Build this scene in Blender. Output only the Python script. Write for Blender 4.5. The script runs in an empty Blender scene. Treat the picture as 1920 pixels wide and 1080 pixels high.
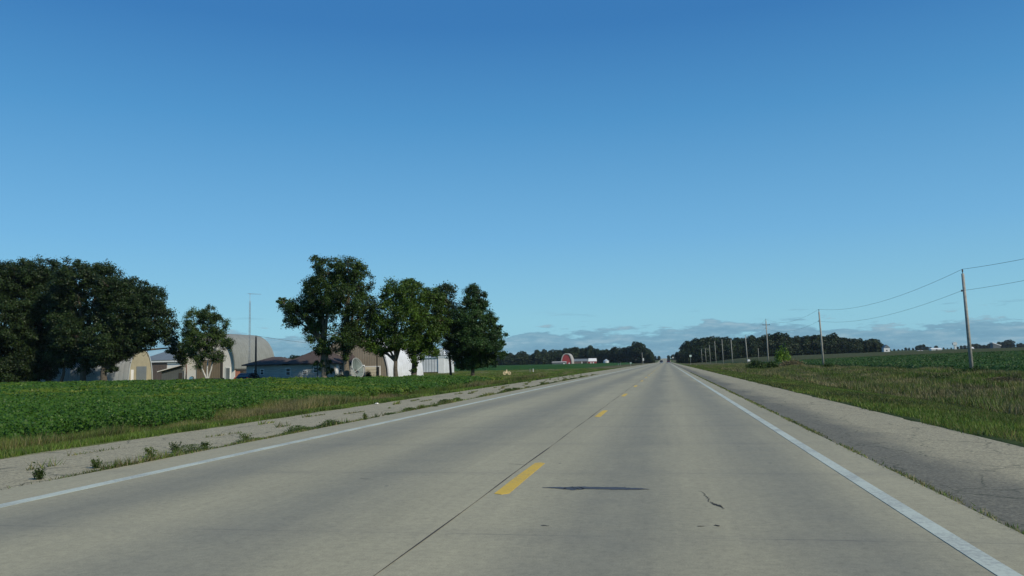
import bpy, math, random
import numpy as np
from mathutils import Vector, Matrix
random.seed(7); rng = np.random.default_rng(7)
scene = bpy.context.scene
COL = scene.collection
R = math.radians
H = 1.3; F = 1493.3
YAW = R(10.82); PITCH = R(5.49); ROLL = R(1.3)
fwd = Vector((-math.sin(YAW), math.cos(YAW), 0)); rgt = Vector((math.cos(YAW), math.sin(YAW), 0))

# ------------------------------------------------------------------ camera
cam_d = bpy.data.cameras.new("camera"); cam = bpy.data.objects.new("camera", cam_d); COL.objects.link(cam)
CM = Matrix.Rotation(YAW, 4, 'Z') @ Matrix.Rotation(math.pi/2+PITCH, 4, 'X') @ Matrix.Rotation(-ROLL, 4, 'Z')
cam.matrix_world = Matrix.Translation((0, 0, H)) @ CM
cam_d.lens = 28.0; cam_d.sensor_width = 36; cam_d.clip_end = 20000; cam_d.clip_start = 0.1
scene.camera = cam

# measuring helpers: photo pixel + depth -> metres
def P(px, py, d):
    v = CM.to_3x3() @ Vector(((px-960)/F, (540-py)/F, -1.0))
    k = d/(v.x*fwd.x+v.y*fwd.y)
    return Vector((v.x*k, v.y*k, H+v.z*k))
def hor(px): return 677-(px-1250)*0.02269
def XY(px, d):
    p = P(px, hor(px), d); return p.x, p.y
def XatY(px, Y):
    p = P(px, hor(px), 100); return p.x*Y/p.y
def zc(X, Y): return X*fwd.x+Y*fwd.y
def pz(px, py, X, Y): return P(px, py, zc(X, Y)).z

# ------------------------------------------------------------------ terrain
def sst(a, b, x):
    t = np.clip((x-a)/(b-a), 0, 1); return t*t*(3-2*t)
def rise(Y): return 0.008*np.clip(np.asarray(Y, float)-900, 0, 900)
def wob(X, Y):
    return (np.sin(X*.71+Y*.23)+np.sin(X*.33-Y*.47+1.3)+np.sin(X*1.3+Y*.91+4)*.5)*.4
def g(X, Y):
    X = np.asarray(X, float); Y = np.asarray(Y, float)
    r = -0.75*sst(5.0, 12.5, X)+0.35*sst(17, 25, X)
    r = r+4.0*(1-np.exp(-np.clip(X-27, 0, None)/150.0))+.0045*np.clip(Y-200, 0, 500)*sst(20, 60, X)
    l = -0.42*sst(10.5, 14.0, -X)+0.22*sst(15.0, 19.0, -X)
    bump = wob(X, Y)*0.05*(sst(7, 13, X)+sst(12, 15, -X))
    base = np.where(X > 0, r, l)+bump
    core = np.where((X > -10.45) & (X < 4.85), -0.045, -0.012)
    return base+core+rise(Y)
def gz(X, Y): return float(g(X, Y))

# ------------------------------------------------------------------ materials
def nmat(name):
    m = bpy.data.materials.new(name); m.use_nodes = True
    nt = m.node_tree; b = nt.nodes['Principled BSDF']; return m, nt, b
def N(nt, t, **kw):
    n = nt.nodes.new(t)
    for k, v in kw.items(): setattr(n, k, v)
    return n
def ramp(nt, stops, interp='LINEAR'):
    n = nt.nodes.new('ShaderNodeValToRGB'); n.color_ramp.interpolation = interp
    els = n.color_ramp.elements
    while len(els) < len(stops): els.new(0.5)
    for e, (p, c) in zip(els, stops): e.position = p; e.color = (*c, 1)
    return n
def noise(nt, scale, detail=4, rough=.55, vec=None, dist=0.0):
    n = nt.nodes.new('ShaderNodeTexNoise'); n.inputs['Scale'].default_value = scale
    n.inputs['Detail'].default_value = detail; n.inputs['Roughness'].default_value = rough
    n.inputs['Distortion'].default_value = dist
    if vec is not None: nt.links.new(vec, n.inputs['Vector'])
    return n
def pos(nt): return nt.nodes.new('ShaderNodeNewGeometry').outputs['Position']
def mapping(nt, vec, sc, loc=(0, 0, 0)):
    m = nt.nodes.new('ShaderNodeMapping'); nt.links.new(vec, m.inputs['Vector'])
    m.inputs['Scale'].default_value = sc; m.inputs['Location'].default_value = loc; return m.outputs[0]
def mix(nt, f, a, b, mode='MIX'):
    n = nt.nodes.new('ShaderNodeMix'); n.data_type = 'RGBA'; n.blend_type = mode
    for s, v in ((n.inputs[0], f), (n.inputs[6], a), (n.inputs[7], b)):
        if isinstance(v, (int, float)): s.default_value = v
        elif isinstance(v, tuple): s.default_value = (*v, 1)
        else: nt.links.new(v, s)
    return n.outputs[2]
def math_(nt, op, a, b=0.0, c=0.0, clamp=False):
    n = nt.nodes.new('ShaderNodeMath'); n.operation = op; n.use_clamp = clamp
    for s, v in zip(n.inputs, (a, b, c)):
        if isinstance(v, (int, float)): s.default_value = v
        else: nt.links.new(v, s)
    return n.outputs[0]
def bump(nt, b, h, strength=.3, dist=.02):
    n = nt.nodes.new('ShaderNodeBump'); n.inputs['Strength'].default_value = strength
    n.inputs['Distance'].default_value = dist; nt.links.new(h, n.inputs['Height']); nt.links.new(n.outputs[0], b.inputs['Normal'])
def simple(name, c, rough=.7, var=.25, sc=3.0, metal=0.0, bmp=0.0):
    m, nt, b = nmat(name); p = pos(nt)
    n = noise(nt, sc, 5, .6, p)
    r = ramp(nt, [(.3, tuple(x*(1-var) for x in c)), (.7, tuple(min(1, x*(1+var)) for x in c))])
    nt.links.new(n.outputs[0], r.inputs[0]); nt.links.new(r.outputs[0], b.inputs['Base Color'])
    b.inputs['Roughness'].default_value = rough; b.inputs['Metallic'].default_value = metal
    if bmp: bump(nt, b, n.outputs[0], bmp)
    return m
def striped(name, c, c2, axis, period, rough=.6, metal=0.0, sharp=.25):
    """siding / ribbed sheet: lines across one object axis, with weathering"""
    m, nt, b = nmat(name); tc = nt.nodes.new('ShaderNodeTexCoord')
    s = nt.nodes.new('ShaderNodeSeparateXYZ'); nt.links.new(tc.outputs['Object'], s.inputs[0])
    if axis == 'XY': v = math_(nt, 'ADD', s.outputs[0], s.outputs[1])
    else: v = s.outputs[{'X': 0, 'Y': 1, 'Z': 2}[axis]]
    w = math_(nt, 'PINGPONG', v, period/2); w = math_(nt, 'DIVIDE', w, period/2)
    r = ramp(nt, [(0, c2), (sharp, c), (1, c)]); nt.links.new(w, r.inputs[0])
    n = noise(nt, .8, 5, .65, tc.outputs['Object'])
    wr = ramp(nt, [(.3, (.8, .79, .77)), (.65, (1, 1, 1))]); nt.links.new(n.outputs[0], wr.inputs[0])
    nt.links.new(mix(nt, 1.0, r.outputs[0], wr.outputs[0], 'MULTIPLY'), b.inputs['Base Color'])
    b.inputs['Roughness'].default_value = rough; b.inputs['Metallic'].default_value = metal
    bump(nt, b, w, .5, .03); return m
def leafmat(name, c1, c2, c3=None, trans=.25, rough=.5, patch=None):
    m, nt, b = nmat(name); geo = nt.nodes.new('ShaderNodeNewGeometry')
    st = [(0, c1), (1, c2)] if c3 is None else [(0, c1), (.55, c2), (1, c3)]
    r = ramp(nt, st); nt.links.new(geo.outputs['Random Per Island'], r.inputs[0])
    col = r.outputs[0]
    if patch:
        n = noise(nt, patch[0], 4, .6, geo.outputs['Position'], .6)
        pr = ramp(nt, [(patch[2], (0, 0, 0)), (patch[2]+.14, (1, 1, 1))]); nt.links.new(n.outputs[0], pr.inputs[0])
        col = mix(nt, math_(nt, 'MULTIPLY', pr.outputs[0], patch[3]), col, patch[1])
    else:
        n = noise(nt, .45, 3, .6, geo.outputs['Position'])
        pr = ramp(nt, [(.35, (.50, .54, .52)), (.68, (1.32, 1.3, 1.08))]); nt.links.new(n.outputs[0], pr.inputs[0])  # lit and shaded clumps put into the leaf colour by noise
        col = mix(nt, 1.0, col, pr.outputs[0], 'MULTIPLY')
    nt.links.new(col, b.inputs['Base Color']); b.inputs['Roughness'].default_value = rough
    b.inputs['Specular IOR Level'].default_value = .25
    t = nt.nodes.new('ShaderNodeBsdfTranslucent'); nt.links.new(col, t.inputs[0])
    ms = nt.nodes.new('ShaderNodeMixShader'); ms.inputs[0].default_value = trans
    nt.links.new(b.outputs[0], ms.inputs[1]); nt.links.new(t.outputs[0], ms.inputs[2])
    nt.links.new(ms.outputs[0], nt.nodes['Material Output'].inputs[0]); return m

def mat_concrete():
    m, nt, b = nmat('concrete_pavement'); p = pos(nt)
    s = nt.nodes.new('ShaderNodeSeparateXYZ'); nt.links.new(p, s.inputs[0])
    n1 = noise(nt, .5, 6, .6, mapping(nt, p, (1, .16, 1))); n2 = noise(nt, 16, 6, .75, p); n3 = noise(nt, 1.6, 5, .6, p)
    base = ramp(nt, [(.3, (.290, .272, .190)), (.7, (.372, .345, .238))]); nt.links.new(n1.outputs[0], base.inputs[0])
    # tyre tracks: darker greyer polish, wavering
    wx = math_(nt, 'ADD', s.outputs[0], math_(nt, 'MULTIPLY', math_(nt, 'SUBTRACT', n1.outputs[0], .5), 1.3))
    tot = None
    for cx, wd in ((-5.75, .55), (-3.35, .62), (-.55, .5), (1.15, .5)):
        d = math_(nt, 'ABSOLUTE', math_(nt, 'SUBTRACT', wx, cx))
        k = math_(nt, 'SUBTRACT', 1.0, math_(nt, 'DIVIDE', d, wd*1.5), clamp=True)
        k = math_(nt, 'SMOOTH_MIN', k, .8, .3)
        tot = k if tot is None else math_(nt, 'MAXIMUM', tot, k)
    tot = math_(nt, 'MULTIPLY', tot, math_(nt, 'ADD', .45, math_(nt, 'MULTIPLY', n3.outputs[0], .9)))
    col = mix(nt, math_(nt, 'MULTIPLY', tot, .80, clamp=True), base.outputs[0], (.182, .182, .150))
    gr = ramp(nt, [(.25, (.76, .76, .76)), (.5, (1, 1, 1)), (.8, (1.2, 1.2, 1.17))]); nt.links.new(n2.outputs[0], gr.inputs[0])
    col = mix(nt, 1.0, col, gr.outputs[0], 'MULTIPLY')
    fl = noise(nt, 90, 2, .5, p); fr = ramp(nt, [(.3, (.86, .86, .86)), (.7, (1.14, 1.14, 1.12))]); nt.links.new(fl.outputs[0], fr.inputs[0])
    col = mix(nt, 1.0, col, fr.outputs[0], 'MULTIPLY')
    # transverse saw joints
    ny = math_(nt, 'ADD', s.outputs[1], math_(nt, 'MULTIPLY', math_(nt, 'SUBTRACT', n3.outputs[0], .5), .05))
    jm = math_(nt, 'PINGPONG', math_(nt, 'SUBTRACT', ny, 6.15), 1.72)
    jl = math_(nt, 'SUBTRACT', 1.0, math_(nt, 'DIVIDE', jm, .022), clamp=True)
    jn = noise(nt, .9, 3, .6, p)
    jf = math_(nt, 'MULTIPLY', jl, math_(nt, 'MULTIPLY', math_(nt, 'SUBTRACT', jn.outputs[0], .38), 1.6, clamp=True))
    jh = math_(nt, 'MULTIPLY', math_(nt, 'SUBTRACT', 1.0, math_(nt, 'DIVIDE', jm, .35), clamp=True), math_(nt, 'MULTIPLY', jn.outputs[0], .22))
    col = mix(nt, jh, col, (.13, .13, .125)); col = mix(nt, jf, col, (.075, .075, .07))
    # stains
    sn = noise(nt, 2.3, 5, .7, mapping(nt, p, (1, .55, 1)), .8); sr = ramp(nt, [(.66, (0, 0, 0)), (.74, (1, 1, 1))]); nt.links.new(sn.outputs[0], sr.inputs[0])
    col = mix(nt, math_(nt, 'MULTIPLY', sr.outputs[0], .3), col, (.12, .12, .105))
    ls = noise(nt, 1.0, 5, .7, mapping(nt, p, (5.5, .22, 1))); lr = ramp(nt, [(.32, (.95, .95, .955)), (.68, (1.04, 1.04, 1.03))]); nt.links.new(ls.outputs[0], lr.inputs[0])
    col = mix(nt, 1.0, col, lr.outputs[0], 'MULTIPLY')
    ms_ = noise(nt, 5, 5, .72, p); mr = ramp(nt, [(.3, (.93, .93, .93)), (.7, (1.06, 1.06, 1.05))]); nt.links.new(ms_.outputs[0], mr.inputs[0])
    col = mix(nt, 1.0, col, mr.outputs[0], 'MULTIPLY')
    dd = math_(nt, 'SUBTRACT', 1.0, math_(nt, 'DIVIDE', math_(nt, 'ABSOLUTE', math_(nt, 'SUBTRACT', wx, .25)), .45), clamp=True)
    col = mix(nt, math_(nt, 'MULTIPLY', math_(nt, 'MULTIPLY', dd, n1.outputs[0]), .15), col, (.14, .14, .125))
    vo = nt.nodes.new('ShaderNodeTexVoronoi'); vo.inputs['Scale'].default_value = 1.1; nt.links.new(mapping(nt, p, (1, .8, 1)), vo.inputs['Vector'])
    vr = ramp(nt, [(.018, (1, 1, 1)), (.035, (0, 0, 0))]); nt.links.new(vo.outputs['Distance'], vr.inputs[0])
    col = mix(nt, math_(nt, 'MULTIPLY', vr.outputs[0], .7), col, (.09, .09, .085))
    nt.links.new(col, b.inputs['Base Color']); b.inputs['Roughness'].default_value = .82; b.inputs['Specular IOR Level'].default_value = .3
    bump(nt, b, n2.outputs[0], .25, .004); return m
def mat_shoulder(name, right):
    m, nt, b = nmat(name); p = pos(nt)
    s = nt.nodes.new('ShaderNodeSeparateXYZ'); nt.links.new(p, s.inputs[0])
    n1 = noise(nt, .55, 6, .65, mapping(nt, p, (1, .35, 1))); n2 = noise(nt, 28, 5, .8, p)
    chip = ramp(nt, [(.3, (.20, .184, .128)), (.5, (.325, .298, .205)), (.72, (.47, .43, .29))]); nt.links.new(n2.outputs[0], chip.inputs[0])
    dark = ramp(nt, [(.3, (.095, .094, .078)), (.6, (.160, .155, .122)), (.8, (.26, .25, .18))]); nt.links.new(n2.outputs[0], dark.inputs[0])
    nn = math_(nt, 'MULTIPLY', math_(nt, 'SUBTRACT', n1.outputs[0], .5), 2.2 if right else 1.6)
    if right:
        k = math_(nt, 'DIVIDE', math_(nt, 'SUBTRACT', math_(nt, 'ADD', math_(nt, 'ADD', 3.35, nn), math_(nt, 'MULTIPLY', math_(nt, 'SUBTRACT', n2.outputs[0], .5), 1.1)), s.outputs[0]), .8)
        k = math_(nt, 'ADD', k, .5, clamp=True)
        k2 = math_(nt, 'MULTIPLY', math_(nt, 'SUBTRACT', n1.outputs[0], .56), 4, clamp=True)
        k = math_(nt, 'MAXIMUM', math_(nt, 'MULTIPLY', k, .9), math_(nt, 'MULTIPLY', k2, .25))
    else:
        k = math_(nt, 'MULTIPLY', math_(nt, 'SUBTRACT', n1.outputs[0], .52), 3, clamp=True)
        k = math_(nt, 'MULTIPLY', k, .45)
    col = mix(nt, k, chip.outputs[0], dark.outputs[0])
    # cracks (warped voronoi edges)
    wn = noise(nt, 1.7, 4, .6, p)
    wv = nt.nodes.new('ShaderNodeVectorMath'); wv.operation = 'MULTIPLY_ADD'; nt.links.new(wn.outputs[1], wv.inputs[0])
    wv.inputs[1].default_value = (.7, .7, 0); nt.links.new(mapping(nt, p, (1.25, .8, 0)), wv.inputs[2])
    vo = nt.nodes.new('ShaderNodeTexVoronoi'); vo.feature = 'DISTANCE_TO_EDGE'; vo.inputs['Scale'].default_value = 1.0
    nt.links.new(wv.outputs[0], vo.inputs['Vector'])
    vr = ramp(nt, [(.005, (1, 1, 1)), (.018, (0, 0, 0))]); nt.links.new(vo.outputs['Distance'], vr.inputs[0])
    cn = noise(nt, .8, 3, .6, p); ck = math_(nt, 'MULTIPLY', vr.outputs[0], math_(nt, 'MULTIPLY', math_(nt, 'SUBTRACT', cn.outputs[0], .33), 5, clamp=True))
    col = mix(nt, math_(nt, 'MULTIPLY', ck, .7), col, (.06, .065, .045))
    fl = noise(nt, 34, 3, .7, p); fr = ramp(nt, [(.3, (.60, .60, .60)), (.52, (1, 1, 1)), (.72, (1.5, 1.48, 1.38))]); nt.links.new(fl.outputs[0], fr.inputs[0])
    col = mix(nt, 1.0, col, fr.outputs[0], 'MULTIPLY')
    nt.links.new(col, b.inputs['Base Color']); b.inputs['Roughness'].default_value = .9; b.inputs['Specular IOR Level'].default_value = .25
    bump(nt, b, n2.outputs[0], .5, .01); return m
def mat_paint(name, c, wear):
    m, nt, b = nmat(name); p = pos(nt)
    n = noise(nt, 22, 6, .75, p); n2 = noise(nt, 1.4, 4, .6, p)
    k = math_(nt, 'ADD', math_(nt, 'MULTIPLY', n.outputs[0], .7), math_(nt, 'MULTIPLY', n2.outputs[0], .5))
    r = ramp(nt, [(wear, tuple(x*.45+.1 for x in c)), (wear+.12, tuple(x*.9 for x in c)), (.8, c)]); nt.links.new(k, r.inputs[0])
    nt.links.new(r.outputs[0], b.inputs['Base Color']); b.inputs['Roughness'].default_value = .7; return m
def mat_ground(name, cols, sc=.6, sc2=7):
    m, nt, b = nmat(name); p = pos(nt)
    n = noise(nt, sc, 7, .65, p); n2 = noise(nt, sc2, 5, .75, p)
    r = ramp(nt, [(.28+.44*i/(len(cols)-1), c) for i, c in enumerate(cols)]); nt.links.new(n.outputs[0], r.inputs[0])
    fr = ramp(nt, [(.3, (.55, .55, .55)), (.7, (1.35, 1.35, 1.25))]); nt.links.new(n2.outputs[0], fr.inputs[0])
    nt.links.new(mix(nt, 1.0, r.outputs[0], fr.outputs[0], 'MULTIPLY'), b.inputs['Base Color'])
    b.inputs['Roughness'].default_value = .95; b.inputs['Specular IOR Level'].default_value = .1
    bump(nt, b, n2.outputs[0], .8, .05); return m

M = {}
M['concrete'] = mat_concrete()
M['shL'] = mat_shoulder('chip_seal_shoulder', False); M['shR'] = mat_shoulder('worn_asphalt_shoulder', True)
M['white_paint'] = mat_paint('white_road_paint', (.53, .58, .49), .50)
M['yellow_paint'] = mat_paint('yellow_road_paint', (.66, .44, .05), .44)
M['tar'] = simple('tar_filler', (.060, .058, .060), .6, .3, 12)
M['crack'] = simple('crack_dirt', (.045, .043, .036), .9, .3, 12)
M['g_mow'] = mat_ground('mown_verge_soil', [(.055, .075, .022), (.075, .10, .028), (.10, .12, .04)])
M['g_weed'] = mat_ground('weedy_soil', [(.055, .060, .025), (.10, .095, .045), (.060, .075, .025)])
M['g_field'] = mat_ground('field_soil', [(.020, .036, .010), (.03, .05, .014)])
M['g_lawn'] = mat_ground('lawn_ground', [(.060, .095, .025), (.085, .12, .035), (.11, .13, .05)], .15, 4)
M['g_far'] = mat_ground('far_farmland', [(.035, .060, .018), (.06, .075, .025), (.11, .10, .05)], .006, .3)
M['crop'] = mat_ground('crop_canopy', [(.018, .058, .010), (.024, .075, .013), (.038, .085, .016)], .25, 3)
M['crop_tan'] = mat_ground('ripening_crop', [(.050, .062, .024), (.064, .070, .028), (.045, .066, .022)], .1, 2)
M['soy'] = leafmat('soybean_leaf', (.026, .074, .007), (.042, .108, .010), (.068, .15, .018), .3, .5, (.16, (.19, .22, .02), .52, .6))
M['soyR'] = leafmat('soybean_leaf_dark', (.026, .068, .014), (.036, .090, .018), (.052, .118, .028), .3)
M['gr1'] = leafmat('grass_green', (.075, .135, .022), (.115, .19, .03), (.16, .24, .045), .3)
M['gr2'] = leafmat('grass_dull', (.085, .115, .03), (.13, .155, .045), (.19, .19, .07), .3)
M['gr3'] = leafmat('grass_straw', (.19, .165, .085), (.27, .235, .135), (.36, .31, .19), .3)
M['gr4'] = leafmat('weed_dark', (.025, .050, .014), (.045, .08, .02), None, .25)
M['gr5'] = leafmat('grass_russet', (.14, .11, .045), (.18, .15, .05), (.14, .17, .045), .3)
M['oak'] = leafmat('oak_leaf', (.015, .033, .011), (.025, .048, .015), (.038, .064, .02), .15)
M['elm'] = leafmat('elm_leaf', (.026, .050, .012), (.040, .078, .016), (.06, .105, .022), .2)
M['maple'] = leafmat('maple_leaf', (.032, .064, .010), (.056, .112, .015), (.09, .155, .02), .2)
M['pin'] = leafmat('pin_oak_leaf', (.022, .052, .016), (.034, .078, .022), (.05, .105, .03), .2)
M['birch'] = leafmat('birch_leaf', (.034, .062, .018), (.052, .092, .024), (.075, .125, .035), .25)
M['farleaf'] = leafmat('distant_leaf', (.014, .028, .012), (.022, .042, .015), (.034, .058, .02), .1)
M['bright'] = leafmat('sunlit_bush_leaf', (.10, .19, .015), (.15, .27, .025), (.20, .33, .04), .3)
M['shrub'] = leafmat('shrub_leaf', (.03, .06, .012), (.045, .09, .018), (.07, .12, .025), .25)
M['bark'] = simple('grey_bark', (.085, .072, .055), .95, .4, 6, bmp=.8)
M['barkl'] = simple('pale_bark', (.145, .125, .095), .95, .35, 6, bmp=.8)
M['barkw'] = simple('birch_bark', (.44, .43, .40), .8, .3, 5, bmp=.3)
M['barkr'] = simple('reddish_bark', (.11, .055, .04), .95, .3, 6)
M['pole'] = simple('weathered_pole_wood', (.29, .29, .26), .85, .25, 4, bmp=.3)
M['poled'] = simple('dark_pole_wood', (.06, .052, .045), .9, .3, 4)
M['metal'] = simple('galvanised_metal', (.42, .43, .42), .5, .12, 2, .5)
M['wire'] = simple('cable', (.05, .055, .06), .6, .1)
M['porc'] = simple('insulator_porcelain', (.10, .07, .06), .3, .1)
M['wht'] = simple('white_paint_wood', (.74, .74, .72), .6, .06, 1)
M['whtrib'] = striped('white_ribbed_sheet', (.62, .65, .68), (.22, .25, .29), 'X', .62, .5, 0, .4)
M['whtroof'] = striped('white_curved_roof_sheet', (.74, .75, .78), (.62, .63, .67), 'Y', .9, .45)
M['grysheet'] = striped('grey_galvanised_sheet', (.56, .60, .62), (.42, .46, .49), 'X', .8, .5, .25)
M['gryshing'] = striped('grey_shingle_roof', (.235, .25, .232), (.20, .212, .20), 'Y', .7, .85)
M['cream'] = striped('cream_siding', (.40, .365, .25), (.31, .28, .19), 'Y', .3, .7)
M['tan'] = striped('tan_siding', (.29, .25, .19), (.22, .19, .145), 'X', .35, .7)
M['tandoor'] = simple('tan_door_panel', (.66, .60, .45), .6, .08, 1)
M['brown'] = striped('brown_door_sheet', (.13, .10, .085), (.09, .07, .06), 'X', .35, .7)
M['tanwall'] = striped('tan_block_wall', (.21, .17, .12), (.16, .13, .09), 'X', .35, .7)
M['hsid'] = striped('pale_lap_siding', (.37, .39, .37), (.28, .30, .29), 'Z', .22, .65)
M['hroof'] = striped('brown_shingle_roof', (.075, .055, .048), (.055, .04, .036), 'Z', .16, .9)
M['groof'] = striped('blue_grey_sheet_roof', (.17, .20, .215), (.13, .155, .17), 'X', .5, .55)
M['broof'] = striped('pale_blue_sheet_roof', (.42, .50, .56), (.33, .40, .46), 'X', .4, .5)
M['shedwall'] = striped('grey_shed_boards', (.12, .14, .15), (.085, .10, .11), 'X', .3, .8)
M['brick'] = striped('red_brick_wall', (.30, .125, .085), (.20, .09, .06), 'Z', .22, .85)
M['redbarn'] = striped('red_barn_boards', (.33, .045, .05), (.23, .035, .035), 'X', .5, .75)
M['glass'] = simple('dark_window_glass', (.02, .025, .03), .12, .1)
M['trim'] = simple('white_trim', (.70, .71, .70), .6, .05)
M['darktrim'] = simple('dark_trim', (.05, .045, .04), .7, .1)
M['black'] = simple('black_rubber', (.018, .018, .018), .8, .1)
M['dish'] = simple('dish_aluminium', (.40, .42, .42), .55, .1, 2, .2)
M['dishin'] = simple('dish_mesh_face', (.13, .165, .16), .7, .2, 3)
M['carsilver'] = simple('silver_car_paint', (.48, .50, .52), .25, .03, 1, .5)
M['cardark'] = simple('dark_red_car_paint', (.045, .02, .028), .3, .05, 1)
M['carblk'] = simple('dark_car_paint', (.02, .022, .028), .3, .05, 1)
M['carwhite'] = simple('white_car_paint', (.55, .55, .52), .3, .03, 1)
M['lens'] = simple('headlight_lens', (.85, .86, .82), .1, .02)
M['red_lens'] = simple('tail_light_lens', (.4, .02, .02), .2, .02)
M['chrome'] = simple('chrome', (.75, .76, .78), .2, .02, 1, 1.0)
M['ornament'] = simple('cream_painted_concrete', (.62, .52, .33), .75, .12, 4)
M['gravel'] = mat_ground('gravel_drive_stone', [(.24, .22, .17), (.32, .29, .22)], 1, 12)
M['barnroof'] = simple('weathered_barn_roof', (.36, .35, .33), .8, .1)
M['sign'] = simple('pale_green_sign_face', (.50, .62, .55), .5, .05)
M['hazyw'] = simple('haze_toned_white_paint', (.60, .63, .62), .7, .08)  # white dimmed and cooled, distance haze put into the colour
M['weedleaf'] = leafmat('roadside_weed_leaf', (.05, .085, .025), (.075, .12, .032), (.12, .16, .05), .3)
M['tanmass'] = leafmat('straw_mound_stem', (.15, .12, .07), (.21, .17, .10), (.12, .13, .05), .25)

# ------------------------------------------------------------------ mesh building
class MB:
    def __init__(s): s.v = []; s.f = []; s.m = []; s.arr = []
    def add(s, vs, fs, mi=0):
        o = len(s.v); s.v += [tuple(v) for v in vs]; s.f += [tuple(i+o for i in f) for f in fs]; s.m += [mi]*len(fs)
    def box(s, a, b, mi=0):
        x0, y0, z0 = a; x1, y1, z1 = b
        s.add([(x0,y0,z0),(x1,y0,z0),(x1,y1,z0),(x0,y1,z0),(x0,y0,z1),(x1,y0,z1),(x1,y1,z1),(x0,y1,z1)],
              [(0,3,2,1),(4,5,6,7),(0,1,5,4),(1,2,6,5),(2,3,7,6),(3,0,4,7)], mi)
    def tube(s, pts, rs, n=8, mi=0, cap=True):
        pts = [Vector(p) for p in pts]
        if isinstance(rs, (int, float)): rs = [rs]*len(pts)
        vs = []; fs = []
        for i, p in enumerate(pts):
            d = (pts[min(i+1, len(pts)-1)]-pts[max(i-1, 0)]).normalized()
            a = d.cross(Vector((0.13, .97, .21)));  a = a.normalized() if a.length > 1e-4 else Vector((1, 0, 0))
            b = d.cross(a)
            for k in range(n):
                t = 2*math.pi*k/n; vs.append(p+(a*math.cos(t)+b*math.sin(t))*rs[i])
        for i in range(len(pts)-1):
            for k in range(n):
                k2 = (k+1) % n; fs.append((i*n+k, i*n+k2, (i+1)*n+k2, (i+1)*n+k))
        if cap: fs.append(tuple(range(n-1, -1, -1))); fs.append(tuple(range((len(pts)-1)*n, len(pts)*n)))
        s.add(vs, fs, mi)
    def extrude(s, poly, axis, a, b, mi=0):
        """poly of 2D points extruded along axis ('x': poly=(y,z); 'y': poly=(x,z))"""
        n = len(poly)
        mk = (lambda t, p: (t, p[0], p[1])) if axis == 'x' else (lambda t, p: (p[0], t, p[1]))
        vs = [mk(a, p) for p in poly]+[mk(b, p) for p in poly]
        fs = [tuple(range(n)), tuple(range(2*n-1, n-1, -1))]+[(i, i+n, (i+1) % n+n, (i+1) % n) for i in range(n)]
        s.add(vs, fs, mi)
    def build(s, name, mats, parent=None, smooth=False):
        me = bpy.data.meshes.new(name)
        if not isinstance(mats, (list, tuple)): mats = [mats]
        me.from_pydata(s.v, [], s.f)
        for m in mats: me.materials.append(m)
        me.polygons.foreach_set('material_index', s.m)
        if smooth: me.polygons.foreach_set('use_smooth', [True]*len(s.f))
        me.update(); o = bpy.data.objects.new(name, me); COL.objects.link(o)
        if parent: o.parent = parent
        return o
def raw_mesh(name, verts, k, mats, midx=None, parent=None):
    """verts (n*k,3) -> n faces with k corners"""
    nv = len(verts); n = nv//k; me = bpy.data.meshes.new(name)
    me.vertices.add(nv); me.vertices.foreach_set('co', verts.astype(np.float32).ravel())
    me.loops.add(nv); me.loops.foreach_set('vertex_index', np.arange(nv, dtype=np.int32))
    me.polygons.add(n); me.polygons.foreach_set('loop_start', np.arange(0, nv, k, dtype=np.int32))
    for m in mats: me.materials.append(m)
    if midx is not None: me.polygons.foreach_set('material_index', midx.astype(np.int32))
    me.update(calc_edges=True); me.validate()
    o = bpy.data.objects.new(name, me); COL.objects.link(o)
    if parent: o.parent = parent
    return o
def unit(a): return a/np.maximum(np.linalg.norm(a, axis=1, keepdims=True), 1e-9)
def leaf_verts(c, size, asp=.55, nrm=None):
    n = len(c); a = rng.normal(size=(n, 3)) if nrm is None else nrm+rng.normal(size=(n, 3))*.6
    a = unit(a); u = unit(np.cross(a, rng.normal(size=(n, 3)))); w = np.cross(a, u)
    s = np.asarray(size).reshape(-1, 1)*.5
    v = np.stack([c-u*s, c+w*s*asp+a*s*.15, c+u*s, c-w*s*asp+a*s*.15], 1)
    return v.reshape(-1, 3)
def blade_verts(b, h, w, lean=.35):
    n = len(b); t = rng.uniform(0, 2*np.pi, n); dx = np.stack([np.cos(t), np.sin(t), np.zeros(n)], 1)
    l = rng.normal(size=(n, 3))*lean; l[:, 2] = 0
    h = np.asarray(h).reshape(-1, 1); w = np.asarray(w).reshape(-1, 1)
    return np.stack([b-dx*w*.5, b+dx*w*.5, b+np.array([0, 0, 1])*h+l*h], 1).reshape(-1, 3)

def setp(o, label=None, cat=None, group=None, kind=None):
    if label: o['label'] = label
    if cat: o['category'] = cat
    if group: o['group'] = group
    if kind: o['kind'] = kind
    return o
def thing(name, loc, label, cat, group=None, rz=0):
    o = bpy.data.objects.new(name, None); COL.objects.link(o); o.location = loc; o.rotation_euler = (0, 0, rz)
    o.empty_display_size = .3
    return setp(o, label, cat, group)
def copy_thing(o, loc, rz=0, sc=1.0, label=None, group=None):
    c = o.copy(); COL.objects.link(c); c.location = loc; c.rotation_euler = (0, 0, rz)
    c.scale = (sc, sc, sc) if isinstance(sc, (int, float)) else sc
    if label: c['label'] = label
    if group: c['group'] = group
    for ch in kids(o):
        d = ch.copy(); COL.objects.link(d); d.parent = c
        for e in kids(ch):
            f = e.copy(); COL.objects.link(f); f.parent = d
    return c
def kids(o): return [x for x in COL.objects if x.parent == o]

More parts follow.
